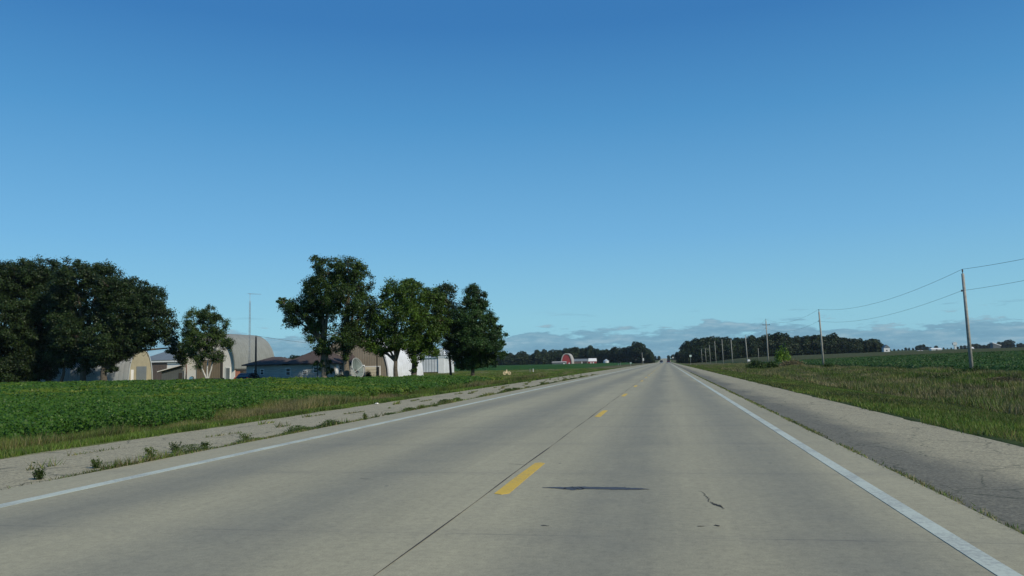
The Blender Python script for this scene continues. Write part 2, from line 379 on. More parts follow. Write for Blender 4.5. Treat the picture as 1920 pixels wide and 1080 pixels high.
# ------------------------------------------------------------------ ground sheet
def grid(name, xs, ys, zf, mats, mf):
    xs = np.asarray(xs, float); ys = np.asarray(ys, float); XX, YY = np.meshgrid(xs, ys)
    Z = zf(XX, YY); nx, ny = len(xs), len(ys)
    v = np.stack([XX, YY, Z], -1).reshape(-1, 3)
    i = np.arange((nx-1)*(ny-1)); r = i//(nx-1); c = i % (nx-1); a = r*nx+c
    f = np.stack([a, a+1, a+nx+1, a+nx], 1)
    me = bpy.data.meshes.new(name); me.vertices.add(len(v)); me.vertices.foreach_set('co', v.astype(np.float32).ravel())
    me.loops.add(f.size); me.loops.foreach_set('vertex_index', f.ravel().astype(np.int32))
    me.polygons.add(len(f)); me.polygons.foreach_set('loop_start', np.arange(0, f.size, 4, dtype=np.int32))
    for m in mats: me.materials.append(m)
    cx = v[f].mean(1); me.polygons.foreach_set('material_index', mf(cx[:, 0], cx[:, 1]).astype(np.int32))
    me.polygons.foreach_set('use_smooth', [True]*len(f))
    me.update(calc_edges=True); o = bpy.data.objects.new(name, me); COL.objects.link(o); return o
def field_far(X): return 72+(-X-17)*0.33      # far edge of the left soybean field
def zone(X, Y):
    z = np.zeros(len(X), int)
    z[(X > 9.5) | (X < -13.2)] = 1
    z[(X > 26.5) & (X < 900) & (Y < 800)] = 2
    z[(X < -15.5) & (Y < field_far(X))] = 2
    z[(X < -13.2) & (Y >= field_far(X)) & (Y < 215)] = 3
    z[(X < -24) & (Y >= 215)] = 4
    z[(Y > 800) & (np.abs(X) > 15)] = 4
    z[(X > 900) | (X < -400)] = 4
    return z
xs = np.concatenate([np.array([-6000, -3000, -1500, -900, -600, -400, -300, -220]), np.arange(-170, -20, 5), np.arange(-20, -10.5, .5), [-10.46, -10.44, -8, -6, -3, 0, 3, 4.84, 4.86], np.arange(5.2, 28, .5), np.arange(28, 60, 2), np.arange(60, 320, 8), [360, 420, 500, 650, 900, 1300, 2000, 3500, 6000]])
ys = np.concatenate([[-300, -120, -50], np.arange(-25, 110, 1.5), np.arange(110, 300, 6), np.arange(300, 900, 30), np.arange(900, 1900, 80), [2200, 3000, 4500, 7000]])
setp(grid('ground', xs, ys, g, [M['g_mow'], M['g_weed'], M['g_field'], M['g_lawn'], M['g_far']], zone), kind='structure')

# ------------------------------------------------------------------ road
ysr = np.concatenate([np.arange(-30, 60, 5.0), np.arange(60, 900, 40), np.arange(900, 1900, 60)])
def strip(name, x0, x1, zt, m, thick=.06, ys=ysr, xf=None, label=None):
    b = MB(); vs = []; n = len(ys)
    for y in ys:
        r = float(rise(y)); a, c = (x0, x1) if xf is None else xf(y, x0, x1)
        vs += [(a, y, zt+r-thick), (a, y, zt+r), (c, y, zt+r), (c, y, zt+r-thick)]
    fs = []
    for i in range(n-1):
        for k in range(3): fs.append((i*4+k, i*4+k+1, (i+1)*4+k+1, (i+1)*4+k))
    fs += [(3, 2, 1, 0), tuple((n-1)*4+k for k in range(4))]
    b.add(vs, fs); return setp(b.build(name, m), kind='structure')
strip('road', -7.55, 2.47, 0, M['concrete'])
yss = np.concatenate([np.arange(-30, 110, .5), ysr[ysr > 110]])
def rag(y, a, c):
    w = (math.sin(y*1.7)+math.sin(y*4.1+1)+math.sin(y*.6))*.045
    return (a-w, c) if a < -8 else (a, c+w)
strip('road_shoulder', -10.5, -7.555, -.014, M['shL'], .05, yss, rag)
strip('road_shoulder', 2.475, 4.9, -.014, M['shR'], .05, yss, rag)
ysl = np.concatenate([np.arange(-30, 60, 1.0), ysr[ysr > 60]])
strip('road_edge_line', -6.72, -6.54, .004, M['white_paint'], .003, ysl)
strip('road_edge_line', 1.855, 1.995, .004, M['white_paint'], .003, ysl)
def flatpoly(name, pts, z, m, th=.003):
    b = MB(); n = len(pts)
    b.add([(x, y, z+float(rise(y))) for x, y in pts]+[(x, y, z-th+float(rise(y))) for x, y in pts], [tuple(range(n)), tuple(range(2*n-1, n-1, -1))]+[(i, i+n, (i+1) % n+n, (i+1) % n) for i in range(n)])
    return b.build(name, m)
for k in range(-2, 70):
    y = 8.0+k*11.4
    pts = [(-1.76+random.uniform(-.01, .01), y+.05+random.uniform(-.02, .02)), (-1.69, y), (-1.62, y+.07), (-1.615+random.uniform(-.008, .008), y+1.3), (-1.62, y+2.5), (-1.69, y+2.58), (-1.755, y+2.52), (-1.765+random.uniform(-.008, .008), y+1.2)]
    setp(flatpoly('road_centre_dash', pts[::1], .004, M['yellow_paint']), kind='structure')
# centre joint
b = MB(); vs = []
yj = np.concatenate([np.arange(-5, 60, .4), np.arange(60, 400, 10)])
for y in yj:
    w = .006+.003*math.sin(y*2.3)+(.004 if math.sin(y*.7) > .6 else 0); x = -1.85+.006*math.sin(y*1.1)
    vs += [(x-w, y, .003), (x+w, y, .003)]
b.add(vs, [(2*i, 2*i+1, 2*i+3, 2*i+2) for i in range(len(yj)-1)])
setp(b.build('road_joint', M['crack']), kind='structure')
def tape(name, pix, wid, m, z=.0035, jit=.006):
    """thin ragged ribbon lying on the road through measured points"""
    pts = []
    for (px, py) in pix:
        v = P(px, py, 10)-Vector((0, 0, H)); k = H/-v.z; pts.append((v.x*k, v.y*k))
    dense = []; ws = []
    for i in range(len(pts)-1):
        for t in np.linspace(0, 1, 8, endpoint=False):
            dense.append((pts[i][0]*(1-t)+pts[i+1][0]*t+random.uniform(-jit, jit), pts[i][1]*(1-t)+pts[i+1][1]*t+random.uniform(-jit, jit)))
            ws.append((wid[i]*(1-t)+wid[i+1]*t)*random.uniform(.75, 1.25))
    dense.append(pts[-1]); ws.append(wid[-1]); vs = []
    for i, (x, y) in enumerate(dense):
        a = dense[max(i-1, 0)]; c = dense[min(i+1, len(dense)-1)]; t = Vector((c[0]-a[0], c[1]-a[1])).normalized()
        n = Vector((-t.y, t.x))*ws[i]; vs += [(x-n.x, y-n.y, z), (x+n.x, y+n.y, z)]
    b = MB(); b.add(vs, [(2*i, 2*i+1, 2*i+3, 2*i+2) for i in range(len(dense)-1)])
    return setp(b.build(name, m), kind='structure')
tape('road_tar_patch', [(1017, 914.5), (1050, 915), (1072, 916), (1098, 915), (1150, 916), (1195, 917), (1218, 917.5)], [.008, .05, .105, .075, .09, .05, .006], M['tar'])
tape('road_crack', [(1312, 921), (1320, 927), (1326, 933), (1331, 941), (1338, 945), (1346, 948), (1352, 951), (1357, 955)], [.002, .003, .004, .004, .008, .020, .006, .002], M['crack'], jit=.016)
tape('road_crack', [(1309, 987), (1322, 987)], [.010, .003], M['crack'])
tape('road_crack', [(1341, 985), (1350, 987)], [.016, .006], M['crack'])
tape('road_crack', [(1016, 985.5), (1030, 986.5)], [.010, .004], M['crack'])
tape('road_crack', [(955, 870), (988, 872)], [.006, .006], M['crack'])
tape('road_crack', [(675, 897), (700, 899)], [.005, .003], M['crack'])
# gravel drive to the farm
b = MB(); dr = [(-10.6, 226), (-20, 212), (-30, 178), (-36, 158), (-60, 140), (-110, 132)]
vs = []
for i, (x, y) in enumerate(dr):
    for s_ in (-1, 1):
        yy = y+s_*(4.5 if i == 0 else 2.4); vs.append((x, yy, gz(x, yy)+.05))
b.add(vs, [(2*i+1, 2*i, 2*i+2, 2*i+3) for i in range(len(dr)-1)]); setp(b.build('driveway', M['gravel']), kind='structure')

# ------------------------------------------------------------------ crops and grass (stuff)
def crop_slab(name, xs, ys, hgt, m, ok=None, amp=.08, zone_=None):
    xs = np.asarray(xs, float); ys = np.asarray(ys, float); XX, YY = np.meshgrid(xs, ys)
    Z = g(XX, YY)+hgt+rng.uniform(-amp, amp, XX.shape)
    Z[0, :] = g(XX, YY)[0, :]; Z[-1, :] = g(XX, YY)[-1, :]; Z[:, 0] = g(XX, YY)[:, 0]; Z[:, -1] = g(XX, YY)[:, -1]
    nx, ny = len(xs), len(ys); v = np.stack([XX, YY, Z], -1).reshape(-1, 3)
    i = np.arange((nx-1)*(ny-1)); r = i//(nx-1); c = i % (nx-1); a = r*nx+c
    f = np.stack([a, a+1, a+nx+1, a+nx], 1)
    if ok is not None:
        cc = v[f].mean(1); f = f[ok(cc[:, 0], cc[:, 1])]
    me = bpy.data.meshes.new(name); me.from_pydata(v.tolist(), [], f.tolist()); me.materials.append(m); me.update()
    o = bpy.data.objects.new(name, me); COL.objects.link(o); return o
def scatter(n, x0, x1, y0, y1, okf, d0=20.0, pw=1.4):
    X = rng.uniform(x0, x1, n); Y = rng.uniform(y0, y1, n); d = np.hypot(X, Y)
    k = okf(X, Y) & (rng.uniform(size=n) < np.minimum(1, (d0/np.maximum(d, 1))**pw))
    return X[k], Y[k], d[k]
infov = lambda X, Y: (Y > 4) & (X > -1.35*Y-6) & (X < .55*Y+8)
def soyL_ok(X, Y): return (X < -14.9+.35*np.sin(Y*.9)+.25*np.sin(Y*2.7)) & (Y < field_far(X)) & infov(X, Y)
o = crop_slab('soybean_crop', np.concatenate([np.arange(-135, -40, 2.5), np.arange(-40, -15.2, .8)]), np.arange(4, 116, 1.0), .40, M['crop'], lambda X, Y: Y < field_far(X)-.8, .07)
setp(o, 'dense low green soybean canopy between the weedy verge and the farm', 'crop', kind='stuff')
# leaves
X, Y, d = scatter(900000, -135, -14.4, 6, 112, soyL_ok, 34, 1.15)
hh = .30+.30*rng.beta(3, 1.3, len(X))+.06*np.sin(X*1.9+Y*.3)+.05*np.sin(Y*1.3)
c = np.stack([X, Y, g(X, Y)+hh], 1); sz = np.clip(d*.0026, .08, .24)*rng.uniform(.7, 1.3, len(X))
nb = np.tile([.25, -.35, .9], (len(X), 1))
lo = raw_mesh('soybean_leaves', leaf_verts(c, sz, .75, nb), 4, [M['soy']], None, o); lo['kind'] = 'stuff'
NSOY = len(X)
X, Y, d = scatter(330000, -24, -14.5, 12, 80, lambda X, Y: soyL_ok(X, Y), 45, 1.0)
c = np.stack([X, Y, g(X, Y)+.12+.5*rng.uniform(size=len(X))**.7], 1); c[:, 2] -= np.clip(X+15.6, 0, 1)*.2
lo = raw_mesh('soybean_leaves', leaf_verts(c, np.clip(d*.0024, .07, .16)*rng.uniform(.7, 1.3, len(X)), .75, np.tile([.6, -.2, .6], (len(X), 1))), 4, [M['soy']], None, o); lo['kind'] = 'stuff'
# right field
def right_xs(): return np.concatenate([np.arange(27, 60, 1.2), np.arange(60, 150, 4), np.arange(150, 420, 12)])
o = crop_slab('soybean_crop', right_xs(), np.concatenate([np.arange(10, 150, 2), np.arange(150, 270, 8)]), .55, M['crop'], None, .08)
setp(o, 'dark green soybean field stretching away right of the utility poles', 'crop', kind='stuff')
X, Y, d = scatter(700000, 26.6, 150, 12, 260, lambda X, Y: infov(X, Y) & (X > 27+.5*np.sin(Y*.6)), 90, 1.2)
c = np.stack([X, Y, g(X, Y)+.35+.3*rng.beta(3, 1.3, len(X))], 1)
lo = raw_mesh('soybean_leaves', leaf_verts(c, np.clip(d*.0019, .10, .3)*rng.uniform(.7, 1.3, len(X)), .75, np.tile([.25, -.35, .9], (len(X), 1))), 4, [M['soyR']], None, o); lo['kind'] = 'stuff'
o = crop_slab('ripening_crop', np.concatenate([np.arange(34, 150, 5), np.arange(150, 900, 20)]), np.arange(272, 560, 8), .7, M['crop_tan'], None, .12)
setp(o, 'thin olive brown band of ripening crop beyond the right soybean field', 'crop', kind='stuff')
o = crop_slab('maize_crop', np.arange(-300, -23, 6), np.concatenate([np.arange(225, 640, 12)]), 1.0, M['crop'], None, .15)
setp(o, 'flat green crop beyond the gravel drive in front of the red barn', 'crop', kind='stuff')

def grass(name, label, n, x0, x1, y0, y1, okf, hr, mats, probs, d0=18, pw=1.2, wk=.0011, lean=.35, hmul=None, cat='grass'):
    X, Y, d = scatter(n, x0, x1, y0, y1, okf, d0, pw)
    h = rng.uniform(hr[0], hr[1], len(X))
    if hmul is not None: h = h*hmul(X, Y)
    b = np.stack([X, Y, g(X, Y)-.01], 1)
    w = np.clip(d*wk, .008, .09)*rng.uniform(.6, 1.4, len(X))
    pn = (np.sin(X*1.1+Y*.23)+np.sin(Y*.41-X*.5)+np.sin(Y*.13+X*1.7))/3
    u = np.clip(rng.uniform(size=len(X))+pn*.5, 0, .9999); mi = np.searchsorted(np.cumsum(probs), u); mi = np.clip(mi, 0, len(mats)-1)
    o = raw_mesh(name, blade_verts(b, h, w, lean), 3, mats, mi)
    return setp(o, label, cat, kind='stuff')
patch = lambda X, Y: .55+.9*np.clip(.5+.35*np.sin(X*.8+Y*.22)+.35*np.sin(Y*.37-X*.5+2)+.2*np.sin(Y*1.9+X), 0, 1.3)
grass('verge_grass', 'short bright green grass strip beside the left gravel shoulder', 700000, -14.4, -10.4, 4, 200,
      lambda X, Y: infov(X, Y) & (X < -10.52+.12*np.sin(Y*1.3)+.1*np.sin(Y*3.1)), (.05, .15), [M['gr1'], M['gr2'], M['gr4']], (.62, .28, .10), 26, 1.3, .0009)
grass('tall_weeds', 'tall straw coloured weedy grass between left verge and soybeans', 600000, -15.9, -12.7, 6, 110,
      lambda X, Y: infov(X, Y) & (X < -13.2+.5*np.sin(Y*.5)+.25*np.sin(Y*1.3)), (.12, .42), [M['gr3'], M['gr2'], M['gr5'], M['gr4'], M['gr1']], (.22, .30, .10, .18, .20), 30, 1.1, .0008, .3, patch, 'weeds')
grass('verge_grass', 'green and russet mown grass strip beside the right asphalt shoulder', 800000, 4.8, 10.5, 6, 260,
      lambda X, Y: infov(X, Y) & (X > 4.92+.12*np.sin(Y*1.1)+.08*np.sin(Y*2.9)), (.05, .14), [M['gr1'], M['gr2'], M['gr5'], M['gr4']], (.40, .30, .18, .12), 34, 1.3, .0009)
grass('tall_weeds', 'tall tan and green rough grass in the ditch by the utility poles', 800000, 9.6, 27.5, 12, 330,
      lambda X, Y: infov(X, Y) & (X > 10+.8*np.sin(Y*.21)+.4*np.sin(Y*.7)), (.12, .40), [M['gr3'], M['gr2'], M['gr4'], M['gr5'], M['gr1']], (.29, .30, .13, .06, .22), 70, 1.2, .0009, .35, patch, 'weeds')
grass('lawn_grass', 'mown farmyard lawn beyond the end of the left soybean field', 500000, -60, -10.6, 66, 215,
      lambda X, Y: infov(X, Y) & (Y > field_far(X)+.2) & ((X > -14) | (Y > 72)), (.05, .13), [M['gr1'], M['gr2'], M['gr3']], (.5, .42, .08), 90, 1.3, .0009)
# low weeds rooted in the shoulder joints and cracks
def crack_line(n, xf, y0, y1, gate):
    Y = rng.uniform(y0, y1, n); X = xf(Y)+rng.normal(size=n)*.03; k = gate(Y)*np.ones(n) > rng.uniform(size=n); return X[k], Y[k]
XX = []; YY = []
for xf, gate, n in ((lambda y: -7.6+0*y, lambda y: np.clip(.45+.5*np.sin(y*1.4)+.4*np.sin(y*.53+1), .05, 1), 30000),
                    (lambda y: -8.95+.18*np.sin(y*.8), lambda y: (np.sin(y*2.6)+np.sin(y*.9) > .75)*.8, 6000),
                    (lambda y: -9.65+.15*np.sin(y*.5+1), lambda y: (np.sin(y*2.1+1)+np.sin(y*.7) > .85)*.8, 6000),
                    (lambda y: 2.5+0*y, lambda y: np.clip(.55+.4*np.sin(y*2.2)+.3*np.sin(y*.8+1), 0.1, 1), 14000)):
    a, c = crack_line(n, xf, 4.5, 90, gate); XX.append(a); YY.append(c)
X = np.concatenate(XX); Y = np.concatenate(YY)
hh = np.where(X > 0, rng.uniform(.01, .05, len(X)), rng.uniform(.02, .12, len(X))*(.5+.8*(np.sin(Y*1.9)+np.sin(Y*.77) > .6)))
o = raw_mesh('crack_weeds', blade_verts(np.stack([X, Y, np.full(len(X), -.012)], 1), hh, np.clip(Y*.0015, .006, .05), .6), 3, [M['gr1'], M['gr2'], M['gr3']], rng.integers(0, 3, len(X)))
setp(o, 'thin line of small weeds rooted along the pavement joints', 'weeds', kind='stuff')
n = 90000; Yf = 5+70*rng.uniform(0, 1, n)**1.3; gate = np.clip(.12+.9*np.sin(Yf*.83+.6)*np.sin(Yf*.31+2)+.45*np.sin(Yf*3.3), 0, 1)
kk = rng.uniform(size=n) < gate; Yf = Yf[kk]; gate = gate[kk]; Xf = -7.66+rng.normal(size=len(Yf))*.05-.05*gate
Zf = rng.uniform(0, 1, len(Yf))**1.7*(.02+.11*gate**2)
o = raw_mesh('edge_weeds', leaf_verts(np.stack([Xf, Yf, Zf], 1), np.clip(Yf*.0022, .022, .07)*rng.uniform(.6, 1.3, len(Yf)), .4), 4, [M['weedleaf']], None)
setp(o, 'ragged leafy weeds fringing the left concrete edge', 'weeds', kind='stuff')
wl = ['tall single feathery weed nearest the camera on left shoulder edge', 'squat round weed just past the tall feathery one', 'bushy weed pair member nearer the camera on left shoulder edge',
      'bushy weed pair member farther from the camera on left shoulder edge', 'small lone weed tuft beyond the bushy pair', 'wide weed clump beyond the small lone tuft', 'upright narrow weed beyond the wide clump on left shoulder', 'low spreading weed farthest along the left shoulder edge']
for (px, py, hpx, wpx), lab in zip([(72, 897, 28, 12), (181, 876, 16, 12), (283, 856, 22, 22), (328, 847, 26, 20), (385, 840, 13, 12), (462, 826, 20, 26), (685, 787, 16, 7), (815, 762, 9, 22)], wl):
    v = P(px, py, 10)-Vector((0, 0, H)); k = H/-v.z; X0, Y0 = v.x*k, v.y*k; s = zc(X0, Y0)/F
    n = 260; hgt = hpx*s*.8; wd = wpx*s*.5
    st = MB()
    for q in range(9):
        a = random.uniform(0, 6.28); r = wd*random.uniform(.3, 1)
        st.tube([(0, 0, 0), (math.cos(a)*r*.5, math.sin(a)*r*.5, hgt*.5), (math.cos(a)*r, math.sin(a)*r, hgt*random.uniform(.7, 1))], [.005, .004, .002], 4)
    t = thing('weed_clump', (X0, Y0, -.014), lab, 'weed', 'weeds along the left pavement edge')
    st.build('stem', M['gr2'], t)
    nb_ = 9; ba = rng.uniform(0, 6.28, nb_); bl = rng.uniform(.35, 1.0, nb_); bh = rng.uniform(.35, 1.05, nb_)
    j = rng.integers(0, nb_, n); q = rng.uniform(size=n)**.8
    r_ = wd*1.25*bl[j]*q; pts_ = np.stack([np.cos(ba[j])*r_, np.sin(ba[j])*r_, .01+hgt*bh[j]*q], 1)+rng.normal(size=(n, 3))*.022
    pts_[:, 2] = np.maximum(pts_[:, 2], .005)
    raw_mesh('foliage', leaf_verts(pts_, .042*rng.uniform(.5, 1.3, n), .38), 4, [M['weedleaf']], None, t)
# litter
b = MB(); v = P(703, 758, 10)-Vector((0, 0, H)); k = H/-v.z
q = [(.0, -.02), (.12, -.05), (.2, .03), (.1, .09), (-.02, .06)]
b.add([(x*1.3, y, .01+.05*random.random()) for x, y in q]+[(x*1.2+.01, y, .08+.05*random.random()) for x, y in q], [(0, 1, 2, 3, 4), (9, 8, 7, 6, 5)]+[(i, i+5, (i+1) % 5+5, (i+1) % 5) for i in range(5)])
lt = b.build('litter', M['wht']); lt.scale = (.5, .5, .5); lt.location = (v.x*k, v.y*k, -.01); setp(lt, 'tiny crumpled white scrap lying at the gravel edge left of the road', 'litter')

# ------------------------------------------------------------------ trees
def tree(name, label, px, d, lobes, leaf, bark, trunk_r=.3, crw=.75, lsz=.26, lpc=55, dens=1.0, group=None, trunks=None, split=None, depth=1.0, droop=0.0, cat='tree', shell=.5):
    """lobes: (px, py, rx px, ry px[, depth offset m]) measured on the photo, turned into metres at depth d"""
    s = d/F; X0, Y0 = XY(px, d); z0 = gz(X0, Y0)-.03
    t = thing(name, (X0, Y0, z0), label, cat, group)
    cen = []
    for lb in lobes:
        off = lb[4] if len(lb) > 4 else random.uniform(-1, 1)*lb[2]*s*.5
        p = P(lb[0], lb[1], d)+fwd*off; cen.append((p-Vector((X0, Y0, z0)), lb[2]*s, lb[3]*s))
    C = []; RR = []; br = MB(); twigs = []
    for (cn, rx, rz) in cen:
        area = 4*math.pi*((rx*rx+2*rx*rz)/3); n = max(8, int(area/(crw*crw*1.9)*dens*1.25))
        v = unit(rng.normal(size=(n, 3))); rad = 1-shell*rng.uniform(size=n)**1.6
        rad *= 1+.10*np.sin(v[:, 0]*5+v[:, 2]*4+cn.x)+.06*rng.normal(size=n)
        off = v*rad[:, None]; c = off[:, :1]*rx*np.array(rgt)+off[:, 1:2]*rx*depth*np.array(fwd)+off[:, 2:3]*rz*np.array([0, 0, 1.0])
        c = c+np.array(cn); C.append(c); RR.append(np.full(n, min(crw, rx*.6, rz*.7))*rng.uniform(.65, 1.25, n))
        for k in rng.integers(0, n, 9): twigs.append((cn, Vector(c[k]), rx))
    C = np.concatenate(C); RR = np.concatenate(RR)
    k = C[:, 2] > .9; C = C[k]; RR = RR[k]
    idx = np.repeat(np.arange(len(C)), lpc); off = rng.normal(size=(len(idx), 3))*.45; off[:, 2] *= .75
    lp = C[idx]+off*RR[idx][:, None]
    if droop: lp[:, 2] -= droop*np.abs(off[:, 0]*off[:, 1])*RR[idx]*2
    nb = unit(off+np.array([.0, 0, .35]))
    raw_mesh('crown', leaf_verts(lp, lsz*rng.uniform(.6, 1.35, len(lp)), .6, nb), 4, [leaf], None, t)
    # trunk and limbs
    main = trunks or [(px, 0)]
    tops = []
    for (tx, ln) in main:
        bx = XY(tx, d); b0 = Vector((bx[0]-X0, bx[1]-Y0, 0))
        zs = split if split else min(c[0].z for c in cen)*.75
        zs = max(zs, 1.0); top = b0+Vector((ln*s*rgt.x, ln*s*rgt.y, zs))
        rr = trunk_r
        br.tube([b0-Vector((0, 0, .25)), b0+Vector((0, 0, .12)), b0+Vector((0, 0, .5)), b0.lerp(top, .6)+Vector((random.uniform(-.1, .1), 0, 0)), top], [rr*1.65, rr*1.35, rr*1.05, rr*.9, rr*.8], 9)
        tops.append(top)
    for (cn, rx, rz) in cen:
        tp = min(tops, key=lambda q: (q.xy-cn.xy).length)
        end = cn; mid = tp.lerp(end, .5)+Vector((random.uniform(-.15, .15)*rx, random.uniform(-.15, .15)*rx, .10*(end-tp).length))
        br.tube([tp-Vector((0, 0, .1)), mid, end], [trunk_r*.62, trunk_r*.4, trunk_r*.18], 7)
    for (cn, e, rx) in twigs:
        m_ = cn.lerp(e, .5)+Vector((0, 0, -.12*rx)); br.tube([cn, m_, e], [trunk_r*.2, trunk_r*.13, .02], 5)
    br.build('trunk', bark, t, True)
    return t

OAK = 'large oaks at the left edge of the farm'
tree('oak_tree', 'spreading dark oak cut off by the left photo edge', -5, 116, [(-20, 540, 60, 45, 0), (25, 525, 45, 38, 0), (0, 600, 70, 50, -1), (40, 640, 50, 40, 1), (-40, 650, 60, 45), (20, 690, 40, 25), (-15, 700, 50, 20), (40, 700, 30, 18)], M['oak'], M['bark'], .42, .8, .24, 120, 1.0, OAK)
tree('oak_tree', 'dark oak with a broad rounded top just in from the left edge', 91, 118, [(60, 515, 38, 28), (95, 515, 32, 26), (45, 570, 42, 38), (95, 580, 48, 42), (70, 635, 50, 38), (110, 650, 32, 30), (60, 680, 36, 22), (75, 695, 30, 18), (30, 690, 34, 24), (100, 672, 24, 16)], M['oak'], M['bark'], .42, .8, .24, 120, 1.0, OAK)
tree('oak_tree', 'slim leaning oak trunk between the broad oak and the tall domed oak', 117, 114, [(120, 600, 30, 40), (125, 650, 26, 28), (105, 560, 30, 34), (128, 676, 17, 14), (110, 668, 22, 18)], M['oak'], M['bark'], .22, .75, .24, 100, 1.0, OAK, trunks=[(115, 5)])
tree('oak_tree', 'tallest domed oak with low leafy shoots round its trunk', 156, 113, [(150, 520, 34, 30), (190, 520, 34, 26), (170, 570, 46, 44), (150, 630, 38, 38), (160, 680, 20, 20), (125, 545, 25, 30), (140, 665, 20, 20), (178, 655, 26, 26)], M['oak'], M['bark'], .42, .8, .24, 120, 1.0, OAK, split=2.6)
tree('oak_tree', 'wide oak whose right side hangs over the cream ended barn', 195, 110, [(215, 540, 30, 26), (215, 590, 48, 42), (262, 580, 38, 36), (285, 560, 24, 26), (240, 548, 34, 26), (296, 600, 30, 38), (313, 625, 17, 26), (245, 628, 34, 22), (200, 640, 36, 32), (190, 672, 20, 14), (272, 634, 20, 16), (318, 652, 9, 12), (225, 655, 34, 16), (205, 662, 24, 20), (210, 692, 8, 7), (262, 640, 26, 16)], M['oak'], M['bark'], .45, .8, .24, 120, .95, OAK, split=2.4)
tree('small_tree', 'small dark tree with thin reddish trunk left of the birch', 349, 116, [(343, 672, 11, 12), (338, 655, 13, 13), (350, 660, 10, 14)], M['birch'], M['barkr'], .10, .5, .24, 45, .9)
tree('birch_tree', 'birch with forked white trunks in front of the tan wall', 388, 108, [(392, 590, 20, 20), (365, 602, 18, 20), (410, 610, 16, 22), (380, 630, 32, 24), (355, 640, 18, 20), (412, 640, 20, 18), (430, 643, 9, 7), (372, 660, 24, 16), (398, 662, 14, 12), (372, 680, 10, 12), (350, 618, 10, 12), (408, 668, 12, 10)], M['birch'], M['barkw'], .11, .5, .17, 85, .78, trunks=[(388, -13), (390, 9), (389, 1)], split=3.2, droop=.3)
tree('elm_tree', 'tallest tree over the house with vine covered trunk and leftward limb', 608, 93, [(592, 490, 11, 13, 0), (622, 512, 32, 26), (612, 550, 44, 36), (592, 585, 34, 26), (562, 575, 24, 18), (540, 578, 18, 13), (553, 600, 22, 12), (528, 565, 8, 6), (590, 620, 20, 26), (612, 650, 22, 18), (600, 680, 10, 14), (585, 540, 18, 20), (618, 690, 7, 14)], M['elm'], M['barkl'], .36, .6, .18, 95, .85, split=4.2)
tree('elm_tree', 'tall leafy tree with bare pale trunk beside the satellite dish', 650, 92, [(655, 505, 32, 24), (672, 530, 26, 28), (655, 560, 40, 34), (665, 600, 30, 30), (640, 625, 22, 24), (660, 640, 22, 20), (646, 662, 13, 16), (690, 575, 18, 28), (694, 610, 18, 24), (704, 585, 12, 20), (672, 625, 18, 16)], M['elm'], M['barkl'], .36, .6, .18, 95, .85, split=4.0)
tree('maple_tree', 'maple with forked curving limbs in front of the white roof', 742, 92, [(742, 548, 28, 22), (770, 560, 26, 26), (728, 590, 26, 30), (765, 600, 34, 34), (722, 635, 30, 20), (755, 640, 34, 16), (695, 645, 16, 14), (712, 660, 16, 9), (738, 655, 9, 7)], M['maple'], M['bark'], .27, .6, .19, 90, .95, trunks=[(742, 0)], split=2.3)
tree('maple_tree', 'maple with thick vine wrapped trunk between white roof and ribbed shed', 776, 94, [(768, 534, 22, 12), (800, 580, 32, 32), (795, 620, 34, 28), (780, 660, 18, 18), (806, 660, 14, 11), (790, 648, 24, 14), (776, 685, 8, 12), (812, 556, 20, 18), (826, 600, 18, 26)], M['maple'], M['bark'], .33, .6, .19, 90, .95, split=3.2)
tree('dark_tree', 'thin trunked tree with brownish crown top between maples and pin oak', 845, 98, [(836, 545, 17, 15), (822, 560, 18, 16), (840, 580, 24, 28), (836, 620, 26, 30), (848, 655, 18, 18)], M['oak'], M['bark'], .15, .6, .19, 90, .95, split=4)
tree('pin_oak', 'conical layered pin oak rightmost in the farmyard tree row', 886, 97, [(885, 545, 14, 12), (888, 570, 26, 18), (892, 600, 38, 20), (896, 626, 44, 16), (898, 648, 46, 13), (888, 668, 40, 12), (924, 628, 22, 7), (930, 650, 18, 6), (918, 600, 17, 7), (908, 575, 14, 6), (912, 678, 20, 10), (866, 640, 26, 30), (935, 665, 14, 7), (880, 682, 30, 10), (926, 615, 16, 6), (938, 640, 10, 5), (900, 555, 12, 6), (860, 600, 18, 26)], M['pin'], M['bark'], .22, .5, .18, 90, .95, split=2.6)
# low planting by the farm
def shrub(name, label, px, py, rx, ry, d, leaf, n=1400, ls=.12, group=None, cat='shrub'):
    s = d/F; X0, Y0 = XY(px, d); z0 = gz(X0, Y0)
    t = thing(name, (X0, Y0, z0), label, cat, group)
    zt = max(P(px, py-ry, d).z-z0, .25); w = rx*s
    k = 40; cc = unit(rng.normal(size=(k, 3)))*rng.uniform(.45, .9, (k, 1)); cc[:, 2] = np.abs(cc[:, 2])
    idx = rng.integers(0, k, n); q = cc[idx]+rng.normal(size=(n, 3))*.16
    q = q*np.array([w, w*.8, zt*.92]); q[:, 2] = np.maximum(q[:, 2], .03)
    raw_mesh('foliage', leaf_verts(q, ls*rng.uniform(.6, 1.4, n), .6), 4, [leaf], None, t)
    b = MB()
    for j in range(10):
        e = Vector(cc[j]*np.array([w, w*.8, zt*.85])); b.tube([(0, 0, -.05), e*.5+Vector((0, 0, -.05*zt)), e], [.05, .03, .012], 5)
    b.build('stem', M['bark'], t); return t
shrub('shrub', 'dark round shrub right of the satellite dish by the tan garage', 691, 703, 9, 8, 94, M['farleaf'], 1600, .14)
shrub('shrub', 'low shrub at the sunlit corner of the house under the elms', 636, 706, 14, 6, 91, M['shrub'], 1500, .14)
SH = 'shrubs in the right ditch'
shrub('round_bush', 'bright green sunlit round bush before the right wood', 1468, 660, 14, 12, 215, M['bright'], 2600, .34, cat='bush')
shrub('shrub', 'wide dark green thicket at the foot of the crossarm pole', 1416, 683, 20, 9, 150, M['shrub'], 2800, .26, SH)
